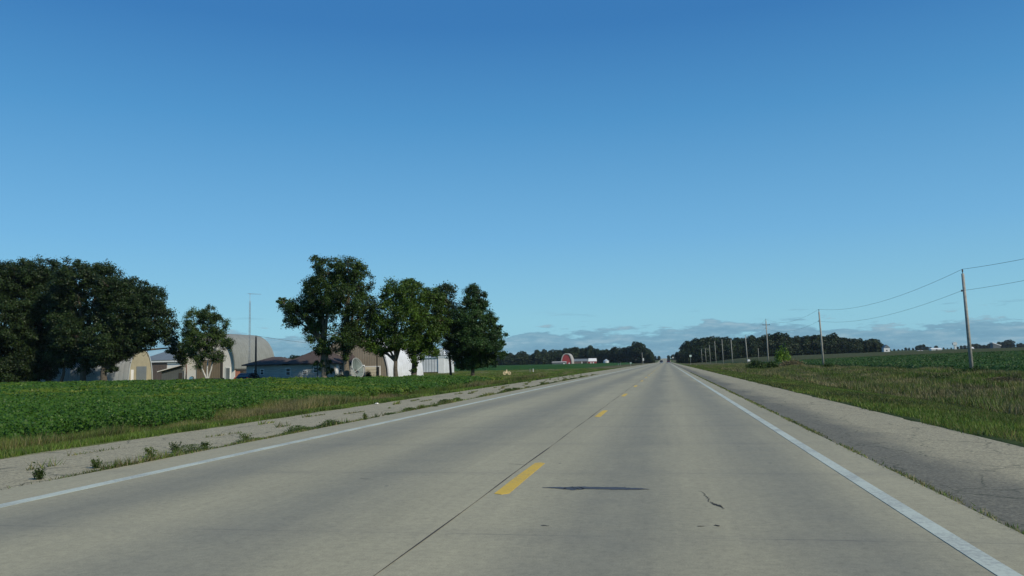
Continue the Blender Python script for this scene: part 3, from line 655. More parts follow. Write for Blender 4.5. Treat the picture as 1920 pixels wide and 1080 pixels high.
shrub('shrub', 'dark thicket joined to the right of the wide thicket', 1447, 684, 14, 7, 152, M['shrub'], 2200, .24, SH)
shrub('straw_mound', 'low tan mound of dried growth beside the bright bush', 1487, 680, 26, 7, 165, M['tanmass'], 3600, .24, SH, 'mound')
shrub('shrub', 'leafy weeds around the foot of the second utility pole', 1552, 686, 13, 8, 125, M['shrub'], 1200, .16, SH)
shrub('shrub', 'leafy green shrub around the foot of the nearest utility pole', 1822, 704, 34, 17, 64, M['shrub'], 3200, .13, SH)
shrub('shrub', 'dark low shrub left of the nearest utility pole', 1764, 718, 27, 13, 56, M['shrub'], 2000, .11, SH)
shrub('straw_mound', 'tan seeding grass mound at right photo edge', 1892, 730, 48, 24, 50, M['tanmass'], 6500, .09, SH, 'mound')
shrub('straw_mound', 'long tan grass mound left of the dark low shrub', 1640, 700, 44, 9, 92, M['tanmass'], 4500, .12, SH, 'mound')
shrub('shrub', 'blue green weed patch at the right end of the soybean field', 838, 718, 16, 5, 62, M['gr4'], 900, .12)

# distant tree prototypes
def proto_far(kind):
    t = thing('broadleaf_tree', (0, 0, 0), '', 'tree')
    hgt = 15.0; cl = []
    nl = {0: 9, 1: 8, 2: 10, 3: 7, 4: 9}[kind]
    for k in range(nl):
        a = random.uniform(0, 6.28); zz = random.uniform(.28, .82); r = (1-abs(zz-.5))*random.uniform(2.0, 4.4)*(.7 if kind == 3 else 1)
        cl.append((math.cos(a)*r, math.sin(a)*r, zz*hgt, random.uniform(2.0, 3.3)))
    cl.append((random.uniform(-1, 1), 0, hgt*.84, 2.3)); cl.append((0, 0, hgt*.55, 4.0))
    for q in range(5): cl.append((math.cos(q*1.3)*3.0, math.sin(q*1.3)*3.0, random.uniform(1.5, 3.5), 2.2))
    pts = []
    for (x, y, z, r) in cl:
        n = int(150*r); v = unit(rng.normal(size=(n, 3)))*(rng.uniform(.6, 1.05, (n, 1)))*r; pts.append(v+np.array([x, y, z]))
    pts = np.concatenate(pts); pts[:, 2] = np.clip(pts[:, 2], .2, hgt)
    raw_mesh('crown', leaf_verts(pts, .95*rng.uniform(.5, 1.3, len(pts)), .7, unit(pts-np.array([0, 0, 7.0]))), 4, [M['farleaf']], None, t)
    b = MB(); b.tube([(0, 0, -.4), (0, 0, 2), (.2, 0, 8), (0, 0, 12)], [.5, .38, .25, .08], 7)
    for (x, y, z, r) in cl[:5]: b.tube([(0, 0, z*.45), (x*.5, y*.5, z*.75), (x, y, z)], [.22, .14, .05], 5)
    b.build('trunk', M['bark'], t); return t
PR = [proto_far(k) for k in range(5)]; used = [False]*5
def far_tree(px, d, top, label, group, wf=1.0):
    X0, Y0 = XY(px, d); z0 = gz(X0, Y0); h = max(P(px, top, d).z-z0, 3.0)*random.choice((.8, .9, .95, 1, 1.03, 1.1)); i = random.randrange(5)
    sc = h/15.0; sx = sc*wf*random.uniform(.9, 1.2); rz = random.uniform(0, 6.28)
    if not used[i]:
        used[i] = True; o = PR[i]; o.location = (X0, Y0, z0-.1); o.rotation_euler.z = rz; o.scale = (sx, sx, sc); o['label'] = label; o['group'] = group
    else: copy_thing(PR[i], (X0, Y0, z0-.1), rz, (sx, sx, sc), label, group)
def interp(tab, x): return float(np.interp(x, [t[0] for t in tab], [t[1] for t in tab]))
# left wood behind red barn
topL = [(905, 664), (935, 664), (960, 661), (975, 658), (990, 662), (1008, 656), (1030, 660), (1040, 656), (1050, 658), (1058, 652), (1075, 651), (1115, 650), (1128, 655), (1140, 651), (1155, 654), (1170, 650), (1180, 648), (1192, 643), (1205, 643), (1212, 655), (1224, 660)]
x = 905
while x < 1226:
    far_tree(x, 820-(.6*(x-1100) if x > 1100 else 0), interp(topL, x)+random.uniform(-1.5, 2), 'dark green tree in the wood behind the red barn', 'trees in the wood behind the red barn', 1.05); x += random.uniform(6.5, 9)
x = 912
while x < 1222:
    far_tree(x, 860, interp(topL, x)+random.uniform(1, 4), 'dark green tree in the wood behind the red barn', 'trees in the wood behind the red barn'); x += random.uniform(9, 13)
for x, t_ in ((1229, 666), (1235, 667)): far_tree(x, 1250, t_, 'small dark tree left of the road at the horizon', 'trees by the road at the horizon', 1.2)
for x, t_ in ((1254, 666), (1263, 665), (1270, 661)): far_tree(x, 1250, t_, 'small dark tree right of the road at the horizon', 'trees by the road at the horizon', 1.2)
topR = [(1274, 656), (1284, 650), (1292, 640), (1305, 635), (1325, 634), (1340, 631), (1350, 633), (1375, 632), (1395, 632), (1420, 631), (1440, 631), (1452, 625), (1465, 624), (1475, 631), (1500, 632), (1515, 630), (1525, 628), (1545, 629), (1556, 624), (1570, 624), (1578, 632), (1600, 632), (1612, 633), (1624, 637), (1636, 632), (1645, 633), (1656, 643)]
for row, (dd, add, st) in enumerate(((600, 1, 8), (635, 0, 9), (670, 2, 12))):
    x = 1276 if row == 0 else 1284
    while x < 1655-row*6:
        d_ = dd+(60 if x < 1292 else 0)
        far_tree(x, d_, interp(topR, x)+random.uniform(-2, 3)+add, 'dark green tree in the wood across the right field', 'trees in the wood across the right field', 1.0); x += random.uniform(st-1.5, st+2)
topF = [(1670, 656), (1700, 651), (1715, 650), (1733, 643), (1745, 650), (1760, 648), (1775, 653), (1790, 653), (1808, 646), (1820, 645), (1850, 645), (1868, 640), (1895, 637), (1900, 642), (1930, 643)]
x = 1665
while x < 1930:
    if not 1736 < x < 1765 or random.random() < .8:
        far_tree(x, 1350, interp(topF, x)+random.uniform(-1, 2), 'tiny bluish tree on the far right horizon', 'trees on the far right horizon', 1.35)
    x += random.uniform(5.5, 8)
x = 505
while x < 600: far_tree(x, 480, 668+random.uniform(-3, 4), 'distant tree seen between the arched roof and the house', 'trees behind the farmhouse', 1.2); x += 9

# ------------------------------------------------------------------ buildings (aligned with the road)
def arch_profile(w, z0, h, n=14, pw=2.0, k=1.0):
    """gothic / round arch half-width w/2, springing z0, rise h"""
    pts = []
    for i in range(n+1):
        t = i/n; a = t*math.pi/2
        pts.append((w/2*math.cos(a)**k, z0+h*math.sin(a)**pw))
    return pts+[(-x, z) for x, z in pts[-2::-1]]
def arch_barn(t, w, L, z0, h, endm, roofm, pw=1.0, k=1.0, axis='y', th=.14, over=.3, sidem=None):
    """axis 'y': ridge runs along local y, near end at y=0; axis 'x': ridge runs along x, right end at x=0"""
    pr = arch_profile(w, z0, h, 16, pw, k)
    def mk(u, v, z): return (u, v, z) if axis == 'y' else (-v, u, z)
    inner = [(x*.985, z-.03) for x, z in pr]
    b = MB(); n = len(inner)
    poly = [(-w/2*.985, 0)]+inner[::-1][0:0]+[(w/2*.985, 0)]+inner
    for (a_, nm) in ((0, 'end_wall'), (L-.1, 'end_wall')):
        b = MB(); m_ = len(poly)
        vs = [mk(x, a_, z) for x, z in poly]+[mk(x, a_+.1, z) for x, z in poly]
        b.add(vs, [tuple(range(m_)), tuple(range(2*m_-1, m_-1, -1))]+[(i, (i+1) % m_, (i+1) % m_+m_, i+m_) for i in range(m_)])
        b.build(nm, endm, t)
    if z0 > .2:
        for s_ in (-1, 1):
            b = MB(); x0, x1 = sorted((s_*w/2, s_*(w/2-.15)))
            c0 = mk(x0, .1, 0); c1 = mk(x1, L-.1, z0)
            b.box(tuple(min(p) for p in zip(c0, c1)), tuple(max(p) for p in zip(c0, c1))); b.build('side_wall', sidem or endm, t)
    b = MB(); vs = []
    for yy in (-over, L+over):
        for (x, z) in pr: vs.append(mk(x*1.01, yy, z))
        for (x, z) in pr: vs.append(mk(x*1.01*(1+th/w*2), yy, z+th))
    q = len(pr); fs = []
    for i in range(q-1):
        fs += [(i, i+1, 2*q+i+1, 2*q+i), (q+i, 3*q+i, 3*q+i+1, q+i+1), (i, q+i, q+i+1, i+1), (2*q+i, 2*q+i+1, 3*q+i+1, 3*q+i)]
    fs += [(0, 2*q, 3*q, q), (q-1, 2*q-1, 4*q-1, 3*q-1)]
    b.add(vs, fs); b.build('roof', roofm, t)
def gable(t, x0, x1, y0, y1, ze, zr, wallm, roofm, ridge='x', over=.35, hip=0.0):
    b = MB(); b.box((x0, y0, 0), (x1, y1, ze))
    if ridge == 'x':
        ym = (y0+y1)/2
        if not hip:
            b.add([(x0, y0, ze), (x0, y1, ze), (x0, ym, zr-.12)], [(0, 2, 1)]); b.add([(x1, y0, ze), (x1, y1, ze), (x1, ym, zr-.12)], [(0, 1, 2)])
    else:
        xm = (x0+x1)/2
        if not hip:
            b.add([(x0, y0, ze), (x1, y0, ze), (xm, y0, zr-.12)], [(0, 1, 2)]); b.add([(x0, y1, ze), (x1, y1, ze), (xm, y1, zr-.12)], [(0, 2, 1)])
    b.build('wall', wallm, t)
    X0, X1, Y0, Y1 = x0-over, x1+over, y0-over, y1+over; r = MB(); zb = ze-.02
    for dz in (0.0, .12):
        pass
    if ridge == 'x':
        ym = (y0+y1)/2; a = (X0+hip, ym, zr); c = (X1-hip, ym, zr)
    else:
        xm = (x0+x1)/2; a = (xm, Y0+hip, zr); c = (xm, Y1-hip, zr)
    e = [(X0, Y0, zb), (X1, Y0, zb), (X1, Y1, zb), (X0, Y1, zb)]; e2 = [(p[0], p[1], p[2]+.14) for p in e]
    a2 = (a[0], a[1], a[2]+.10); c2 = (c[0], c[1], c[2]+.10)
    vs = e+e2+[a2, c2]
    if ridge == 'x': top = [(4, 5, 9, 8), (6, 7, 8, 9), (7, 4, 8), (5, 6, 9)]
    else: top = [(4, 5, 8), (5, 6, 9, 8), (6, 7, 9), (7, 4, 8, 9)]
    r.add(vs, top+[(0, 3, 2, 1), (0, 1, 5, 4), (1, 2, 6, 5), (2, 3, 7, 6), (3, 0, 4, 7)])
    return r.build('roof', roofm, t)
def panel(t, name, x0, x1, z0, z1, y, m, th=.06, face='-y'):
    b = MB()
    if face == '-y': b.box((x0, y-th, z0), (x1, y+.02, z1))
    else: b.box((y-.02, x0, z0), (y+th, x1, z1))
    return b.build(name, m, t)
def window(t, x0, x1, z0, z1, y, face='-y'):
    w = panel(t, 'window', x0, x1, z0, z1, y, M['trim'], .05, face)
    g_ = panel(w, 'pane', x0+.07, x1-.07, z0+.07, (z0+z1)/2-.03, y-.05 if face == '-y' else y+.05, M['glass'], .012, face)
    g_ = panel(w, 'pane', x0+.07, x1-.07, (z0+z1)/2+.03, z1-.07, y-.05 if face == '-y' else y+.05, M['glass'], .012, face)
    return w
def origin(X, Y): return (X, Y, gz(X, Y)-.05)

# grey arched barn behind the oaks: ridge along X, cream end faces right
Yb = 112; Xb = XatY(241, Yb-2.8); t = thing('arched_barn', origin(Xb, Yb), 'grey metal arched barn with cream end wall behind the left oaks', 'barn')
hB = pz(265, 657, Xb, Yb)-gz(Xb, Yb)
arch_barn(t, 5.6, 17, 0, hB+.1, M['cream'], M['grysheet'], 1.0, .72, axis='x', over=.12)
panel(t, 'door', -2.3, -1.7, 0, 2.1, .0, M['wht'], .07, '+x')
panel(t, 'door', -1.0, 1.4, 0, 2.6, .0, M['groof'], .07, '+x')
# white machine shed
Yb = 140; x0, x1 = XatY(262, Yb), XatY(350, Yb); t = thing('machine_shed', origin(x0, Yb), 'white machine shed with grey hip roof and brown sliding doors', 'shed')
ze = pz(300, 676, x0, Yb)-gz(x0, Yb); zr = pz(290, 657, x0, Yb+5)-gz(x0, Yb)
gable(t, 0, x1-x0, 0, 11, ze, zr+.3, M['wht'], M['groof'], 'x', .4, 4.5)
dx = lambda px: XatY(px, Yb)-x0
for (a, c_) in ((284, 298.5), (299, 313)): panel(t, 'sliding_door', dx(a), dx(c_), 0, ze-.35, 0, M['brown'], .1)
panel(t, 'fascia', -.3, x1-x0+.3, ze-.3, ze-.06, -.42, M['trim'], .03)
# dark lean-to shed
Yb = 116; x0, x1 = XatY(303, Yb), XatY(347, Yb); t = thing('lean_to_shed', origin(x0, Yb), 'low dark grey lean-to shed with single sloping roof before the white shed', 'shed')
w_ = x1-x0; zl = pz(303, 696, x0, Yb)-gz(x0, Yb); zh = pz(340, 684, x1, Yb)-gz(x1, Yb)
b = MB(); b.extrude([(0, 0), (w_, 0), (w_, zh-.1), (0, zl-.1)], 'y', 0, 4.5); b.build('wall', M['shedwall'], t)
b = MB(); b.extrude([(-.5, zl-.12), (w_+.2, zh), (w_+.2, zh+.14), (-.5, zl+.02)], 'y', -.4, 4.9); b.build('roof', M['groof'], t)
b = MB(); b.extrude([(-.52, zl-.10), (w_+.2, zh+.02), (w_+.2, zh+.16), (-.52, zl+.04)], 'y', -.44, -.40); b.build('fascia', M['wht'], t)
panel(t, 'door', w_-1.1, w_-.5, 0, 1.4, 0, M['darktrim'], .05)
# big arched shop
Yb = 107; xl, xr = XatY(345, Yb), XatY(441, Yb); xm = (xl+xr)/2; t = thing('arched_shop', origin(xm, Yb), 'tall grey arched roof farm shop on brick side walls behind the birch', 'farm building')
w_ = xr-xl; zt = pz(395, 625, xm, Yb)-gz(xm, Yb)
arch_barn(t, w_, 11.5, 1.75, zt-1.75, M['wht'], M['gryshing'], .92, .85, over=.35, sidem=M['brick'])
panel(t, 'garage_door', XatY(369, Yb)-xm, XatY(414, Yb)-xm, 0, 3.3, 0, M['tanwall'], .08)
panel(t, 'door_jamb', XatY(414.3, Yb)-xm, XatY(418, Yb)-xm, 0, 3.9, 0, M['darktrim'], .12)
fr = panel(t, 'door', XatY(423, Yb)-xm, XatY(432, Yb)-xm, 0, 2.15, 0, M['trim'], .06); panel(fr, 'pane', XatY(424.6, Yb)-xm, XatY(431, Yb)-xm, .1, 2.0, -.06, M['groof'], .02)
b = MB(); b.box((w_/2+.02, 1.4, 1.15), (w_/2+.5, 2.6, 1.55)); b.box((w_/2+.03, 0.2, 1.62), (w_/2+.16, 11, 1.75)); b.build('gutter', M['darktrim'], t)
# farm house
Yb = 95; x0 = XatY(462, Yb); xr = XatY(622, Yb); t = thing('farm_house', origin(x0, Yb), 'low pale ranch house with brown hip roof in the elms shade', 'house')
z_ = gz(x0, Yb)-.05; ze = pz(540, 684, -47, Yb)-z_; zr = pz(590, 656, -44, 100)-z_; zw = pz(500, 671, -50, 98)-z_
gable(t, 0, 5.6, 0, 5.5, ze, zw, M['hsid'], M['hroof'], 'x', .45, 2.6)
gable(t, 5.62, xr-x0, 0, 6.8, ze+.02, zr, M['hsid'], M['hroof'], 'x', .45, 3.2)
gable(t, xr-x0+.02, xr-x0+1.1, 3.6, 5.9, ze+.0, zw+.2, M['hsid'], M['hroof'], 'x', .3, .6)
dx = lambda px: XatY(px, Yb)-x0
for (pa, pb, za, zb) in ((476, 481, 703, 692), (489, 494.5, 703, 692), (537, 544, 704, 690), (568, 575.5, 703, 695), (588.5, 595, 699, 688)):
    window(t, dx(pa)-.05, dx(pb)+.05, pz(pa, za, -47, Yb)-z_, pz(pa, zb, -47, Yb)-z_, 0)
b = MB(); b.box((8.0, 3.3, zr-1.0), (8.35, 3.65, zr+.3)); b.build('chimney', M['darktrim'], t)
panel(t, 'door', 1.2, 2.0, 0, 2.05, xr-x0, M['wht'], .06, '+x'); window(t, 2.4, 3.1, .9, 1.9, xr-x0, '+x')
b = MB()
for xx in (dx(603), dx(617)): b.tube([(xx, -1.2, 0), (xx, -1.2, ze-.05)], .06, 8)
b.build('porch_post', M['darktrim'], t)
# tan garage with white arched roof
Yb = 104; xl, xr = XatY(604, Yb), XatY(727, Yb); xm = (xl+xr)/2; t = thing('arched_garage', origin(xm, Yb), 'tan ended arched building with long white curved roof and garage door', 'garage')
w_ = xr-xl; z_ = gz(xm, Yb); zt = pz(664, 630, xm, Yb)-z_
arch_barn(t, w_, 15.5, 0, zt, M['tan'], M['whtroof'], .95, .78, over=.12)
d0_, d1_ = XatY(685, Yb)-xm, XatY(712, Yb)-xm
fr = panel(t, 'garage_door', d0_-.12, d1_+.12, 0, 1.78, 0, M['trim'], .07); panel(fr, 'door_panel', d0_, d1_, .02, 1.65, -.07, M['tandoor'], .015)
b = MB()
for zz in (.45, .85, 1.25): b.box((d0_, -.10, zz), (d1_, -.086, zz+.03))
b.build('panel_groove', M['tanwall'], fr)
b = MB(); b.box((d1_-.42, -.12, .02), (d1_-.02, -.10, 1.65)); b.build('reveal_shade_strip', M['darktrim'], fr)  # dark strip laid on the door for the shade in its right reveal
b = MB(); b.box((w_/2-.14, .4, 0), (w_/2+.08, 15.4, 1.2)); b.build('side_wall', M['wht'], t)
window(t, 7.0, 8.3, .35, 1.0, w_/2+.08, '+x')
# ribbed white shed
Yb = 165; x0, x1 = XatY(783, Yb), XatY(833, Yb); t = thing('ribbed_shed', origin(x0, Yb), 'white vertically ribbed metal shed with pale blue roof behind the maples', 'shed')
z_ = gz(x0, Yb); ze = pz(810, 671, x0, Yb)-z_; zr = pz(810, 655, x0, Yb+4)-z_
gable(t, 0, x1-x0, 0, 8, ze, zr, M['whtrib'], M['broof'], 'x', .2)
panel(t, 'door_frame', x1-x0-1.3, x1-x0, 0, ze+.5, -.02, M['wht'], .14); b = MB()
b.add([(x1-x0-1.5, -.3, ze+.5), (x1-x0+.25, -.3, ze+.5), (x1-x0-.6, -.3, zr+.1), (x1-x0-1.5, 1.6, ze+.5), (x1-x0+.25, 1.6, ze+.5), (x1-x0-.6, 1.6, zr+.1)], [(0, 1, 2), (3, 5, 4), (0, 2, 5, 3), (1, 4, 5, 2), (0, 3, 4, 1)]); b.build('dormer', M['whtrib'], t)
b = MB(); b.box((-.1, -.12, 0), (x1-x0-1.32, -.02, .35)); b.build('footing', M['g_weed'], t)

# far farm group
def small(name, label, px0, px1, ybase, yeave, ytop, d, wallm, roofm, depth=8, ridge='x', cat='building', hip=0):
    X0, Y0 = XY((px0+px1)/2, d); z0 = gz(X0, Y0)-.1; w = (px1-px0)*d/F; t = thing(name, (X0, Y0, z0), label, cat)
    ze = max(P((px0+px1)/2, yeave, d).z-z0, .8); zr = max(P((px0+px1)/2, ytop, d).z-z0, ze+.3)
    gable(t, -w/2, w/2, 0, depth, ze, zr, wallm, roofm, ridge, .2, hip); t['_w'] = w; t['_ze'] = ze; return t
D = 640
X0, Y0 = XY(1062.5, D); z0 = gz(X0, Y0)-.1; t = thing('red_barn', (X0, Y0, z0), 'red barn with pale rounded gothic roof on the left horizon', 'barn')
w_ = 18.5*D/F; arch_barn(t, w_, 14, 0, P(1063, 664, D).z-z0, M['redbarn'], M['barnroof'], 1.0, .8, th=.65, over=.4)
for a in (-2.4, 1.6): panel(t, 'door', a, a+.9, 0, 2.1, 0, M['wht'], .1)
def zz(px, py, d): X_, Y_ = XY(px, d); return P(px, py, d).z-gz(X_, Y_)
t = small('long_shed', 'long low grey shed with pale roof left of the red barn', 1035, 1060, 683, 679.6, 678, 560, M['shedwall'], M['barnroof'], 7, cat='shed')
panel(t, 'door', 3.2, 4.3, 0, 1.8, 0, M['wht'], .1)
t = small('long_shed', 'long grey building with blue grey roof right of the red barn', 1073, 1101, 682, 677.5, 673, 650, M['brown'], M['groof'], 8, cat='shed')
panel(t, 'bay_shade_panel', 2.4, 5.6, 0, 2.2, 0, M['black'], .1); panel(t, 'door_post', 1.5, 2.1, 0, 2.8, 0, M['wht'], .1)  # flat black panel stands in for the shade inside the bay
t = small('red_shed', 'small red shed with bright white roof right of the long building', 1103.5, 1117.5, 682, 677.5, 672, 640, M['redbarn'], M['wht'], 6, cat='shed')
for a in (-1.6, .4): panel(t, 'door', a, a+1.0, 0, 2.0, 0, M['wht'], .1)
# grain bin
X0, Y0 = XY(1136.5, 600); t = thing('grain_bin', (X0, Y0, gz(X0, Y0)), 'silver cylindrical grain bin with conical roof near the wood', 'grain bin')
b = MB(); b.tube([(0, 0, 0), (0, 0, 2.6)], 2.1, 24); b.build('wall', M['dish'], t, True); b = MB(); b.tube([(0, 0, 2.6), (0, 0, 2.75), (0, 0, 3.9)], [2.15, 2.2, .3], 24); b.tube([(0, 0, 3.9), (0, 0, 4.1)], .35, 12); b.build('roof', M['broof'], t)
# far right buildings
t = small('white_house', 'tall white building at the right end of the wood', 1658.5, 1669, 663, 652, 646.5, 575, M['wht'], M['groof'], 6, 'y', cat='house'); panel(t, 'window', -.5, .4, 1.2, 2.0, 0, M['glass'], .05)
D2 = 560
for (a, b_, ye, yt, lab, rm) in ((1723, 1731, 659, 657.5, 'tiny low shed with white roof beyond the right crop', M['wht']), (1748, 1766, 654.5, 652.5, 'long low white farm building on the right horizon', M['wht']),
                             (1821, 1827, 653.5, 650.5, 'tiny white shed just right of the nearest utility pole', M['wht'])):
    t = small('distant_shed', lab, a, b_, 657, ye, yt, 900, M['hazyw'], rm, 8, cat='shed'); panel(t, 'door', -.8, .8, 0, 2.0, 0, M['brown'], .1)
# steep white roof
X0, Y0 = XY(1870, 900); z0 = gz(X0, Y0); t = thing('distant_shed', (X0, Y0, z0), 'dark shed showing one sloping white roof side at far right', 'shed')
b = MB(); b.extrude([(-4, 0), (4, 0), (4, 3.8), (-3.6, 6.9)], 'y', 0, 8); b.build('wall', M['shedwall'], t); b = MB(); b.extrude([(-4.2, 7.0), (4.6, 3.6), (4.6, 4.4), (-4.2, 7.9)], 'y', -.3, 8.3); b.build('roof', M['wht'], t)
# pale elevator tower
X0, Y0 = XY(1792, 1300); z0 = gz(X0, Y0); zt = P(1792, 641, 1300).z-z0; t = thing('elevator_tower', (X0, Y0, z0), 'pale tower with wide head above the right horizon trees', 'tower')
b = MB(); b.box((-1.6, -1.6, 0), (1.6, 1.6, zt-5)); b.build('shaft', M['hazyw'], t); b = MB(); b.box((-3.6, -2.2, zt-5), (2.6, 2.2, zt-1.2)); b.extrude([(-3.8, zt-1.2), (2.8, zt-1.2), (-.5, zt)], 'y', -2.4, 2.4); b.build('head', M['hazyw'], t)

# ------------------------------------------------------------------ mast, dish, yard poles
X0, Y0 = XY(467.5, 104); z0 = gz(X0, Y0); hm = P(467, 550, 104).z-z0; t = thing('antenna_mast', (X0, Y0, z0), 'tall thin lattice antenna mast before the arched shop', 'antenna mast')
b = MB(); r_ = .16; cs = [Vector((math.cos(a)*r_, math.sin(a)*r_, 0)) for a in (0, 2.09, 4.19)]
for c_ in cs: b.tube([c_, c_*.6+Vector((0, 0, hm-1.0))], .02, 5)
zq = 0
while zq < hm-1.4:
    k = 1-.4*zq/(hm-1)
    for i in range(3):
        b.tube([cs[i]*k+Vector((0, 0, zq)), cs[(i+1) % 3]*k+Vector((0, 0, zq+.45))], .009, 4)
    zq += .45
b.tube([(0, 0, hm-1.2), (0, 0, hm)], .022, 6); b.build('lattice', M['metal'], t)
b = MB(); a0 = Vector((-.25, 0, hm-.05)); a1 = Vector((1.35, .35, hm-.14)); b.tube([a0, a1], .02, 5)
for k in np.linspace(0, 1, 9):
    c_ = a0.lerp(a1, k); l = .62*(1-k*.55); b.tube([c_-Vector((-.2*l, l, 0)), c_+Vector((-.2*l, l, 0))], .011, 4)
b.build('antenna', M['metal'], t)
def rod(name, label, px, d, top, r0, r1, m, cat, lean=0):
    X0, Y0 = XY(px, d); z0 = gz(X0, Y0); h = P(px, top, d).z-z0; t = thing(name, (X0, Y0, z0), label, cat); b = MB(); b.tube([(0, 0, -.4), (lean*.5, 0, h*.5), (lean, 0, h)], [r0, (r0+r1)/2, r1], 10); b.build('pole', m, t, True); return t, h
t, h = rod('utility_pole', 'dark wooden utility pole before the arched shop roof', 479.5, 101, 632, .14, .10, M['poled'], 'utility pole')
b = MB(); b.tube([(0, 0, h-.1), (0, 0, h+.2)], .05, 8); b.build('insulator', M['porc'], t)
yp = Vector((t.location.x, t.location.y, t.location.z+h+.15))
t, h = rod('yard_lamp_post', 'thin dark yard lamp post before the tan garage door', 707, 93, 646, .07, .05, M['poled'], 'lamp post')
b = MB(); b.tube([(0, 0, h-.1), (.25, 0, h+.12), (.6, 0, h+.12)], .025, 6); b.build('arm', M['metal'], t); b = MB(); b.tube([(.6, 0, h+.16), (.6, 0, h+.02), (.6, 0, h-.12)], [.06, .17, .19], 12); b.build('lamp_head', M['dish'], t)
b = MB(); b.tube([(0, 0, 0), (0, 0, 1.1)], .12, 10); b.build('base', M['poled'], t)
# dish
X0, Y0 = XY(669, 90); z0 = gz(X0, Y0); t = thing('satellite_dish', (X0, Y0, z0), 'large grey satellite dish on a short post beside the elms', 'satellite dish')
cz = P(669, 690, 90).z-z0; Rd = 1.12
ax = (rgt*.90-fwd*.34+Vector((0, 0, .26))).normalized(); ua = ax.cross(Vector((0, 0, 1))).normalized(); va = ax.cross(ua); c0 = Vector((0, 0, cz))-ax*.25
def dishpt(r, a, off=0): return c0+ua*(r*Rd*math.cos(a))+va*(r*Rd*math.sin(a))+ax*(.42*r*r+off)
for (nm, off, m_, sgn) in (('reflector', 0, M['dishin'], 1), ('shell', -.05, M['dish'], -1)):
    b = MB(); nr, na = 7, 36; vs = [dishpt(i/nr, 2*math.pi*j/na, off) for i in range(nr+1) for j in range(na)]
    b.add(vs, [(i*na+j, i*na+(j+1) % na, (i+1)*na+(j+1) % na, (i+1)*na+j) for i in range(nr) for j in range(na)]); b.build(nm, m_, t, True)
b = MB(); b.tube([dishpt(1, 2*math.pi*j/36, -.02) for j in range(37)], .04, 6); b.build('rim', M['dish'], t)
b = MB(); foc = c0+ax*1.05
for a in (.5, 2.6, 4.7): b.tube([dishpt(.98, a), foc], .018, 5)
b.build('feed_strut', M['metal'], t); b = MB(); b.tube([foc-ax*.08, foc+ax*.2], .09, 10); b.build('feed_horn', M['wht'], t)
b = MB(); b.tube([(0, 0, -.1), (0, 0, cz-.5), c0-ax*.12], [.09, .09, .12], 10); b.tube([c0-ax*.1, c0-ax*.45+Vector((0, 0, .1))], .07, 8); b.build('mount', M['poled'], t)

# lawn ornament: cream painted wheels of a small decorative wagon
X0, Y0 = XY(950, 118); z0 = gz(X0, Y0); t = thing('lawn_ornament', (X0, Y0, z0), 'small cream lawn ornament with rounded sides on the open grass', 'ornament', rz=YAW)
def ring(c, r, rr, n=16): return [Vector(c)+Vector((math.cos(2*math.pi*k/n)*r, 0, math.sin(2*math.pi*k/n)*r)) for k in range(n+1)]
b = MB()
for xx in (-.34, .34):
    b.tube(ring((xx, -.12, .26), .2, .05), .06, 6)
    for a in range(4): b.tube([(xx, -.12, .26), (xx+.2*math.cos(a*1.57), -.12, .26+.2*math.sin(a*1.57))], .03, 5)
b.build('wheel', M['ornament'], t)
b = MB(); b.extrude([(-.38, .25), (.38, .25), (.48, .44), (.2, .50), (.06, .46), (-.1, .52), (-.46, .42)], 'y', -.08, .25); b.build('body', M['ornament'], t)
b = MB(); b.tube([(0, .05, .45), (-.03, .05, .68), (.0, .05, .82)], [.10, .08, .03], 8); b.build('finial', M['ornament'], t)
# drive marker posts
for px, lab in ((999.5, 'short white marker post beside the gravel drive'), (993.5, 'thin grey stake just left of the white marker post')):
    X0, Y0 = XY(px, 150); b = MB(); w_ = .05 if px > 996 else .03; b.box((-w_, -w_, -.2), (w_, w_, .62)); b.box((-w_*1.3, -w_*1.3, .62), (w_*1.3, w_*1.3, .68)); o = b.build('marker_post', M['wht'] if px > 996 else M['metal']); o.location = (X0, Y0, gz(X0, Y0)); setp(o, lab, 'post')

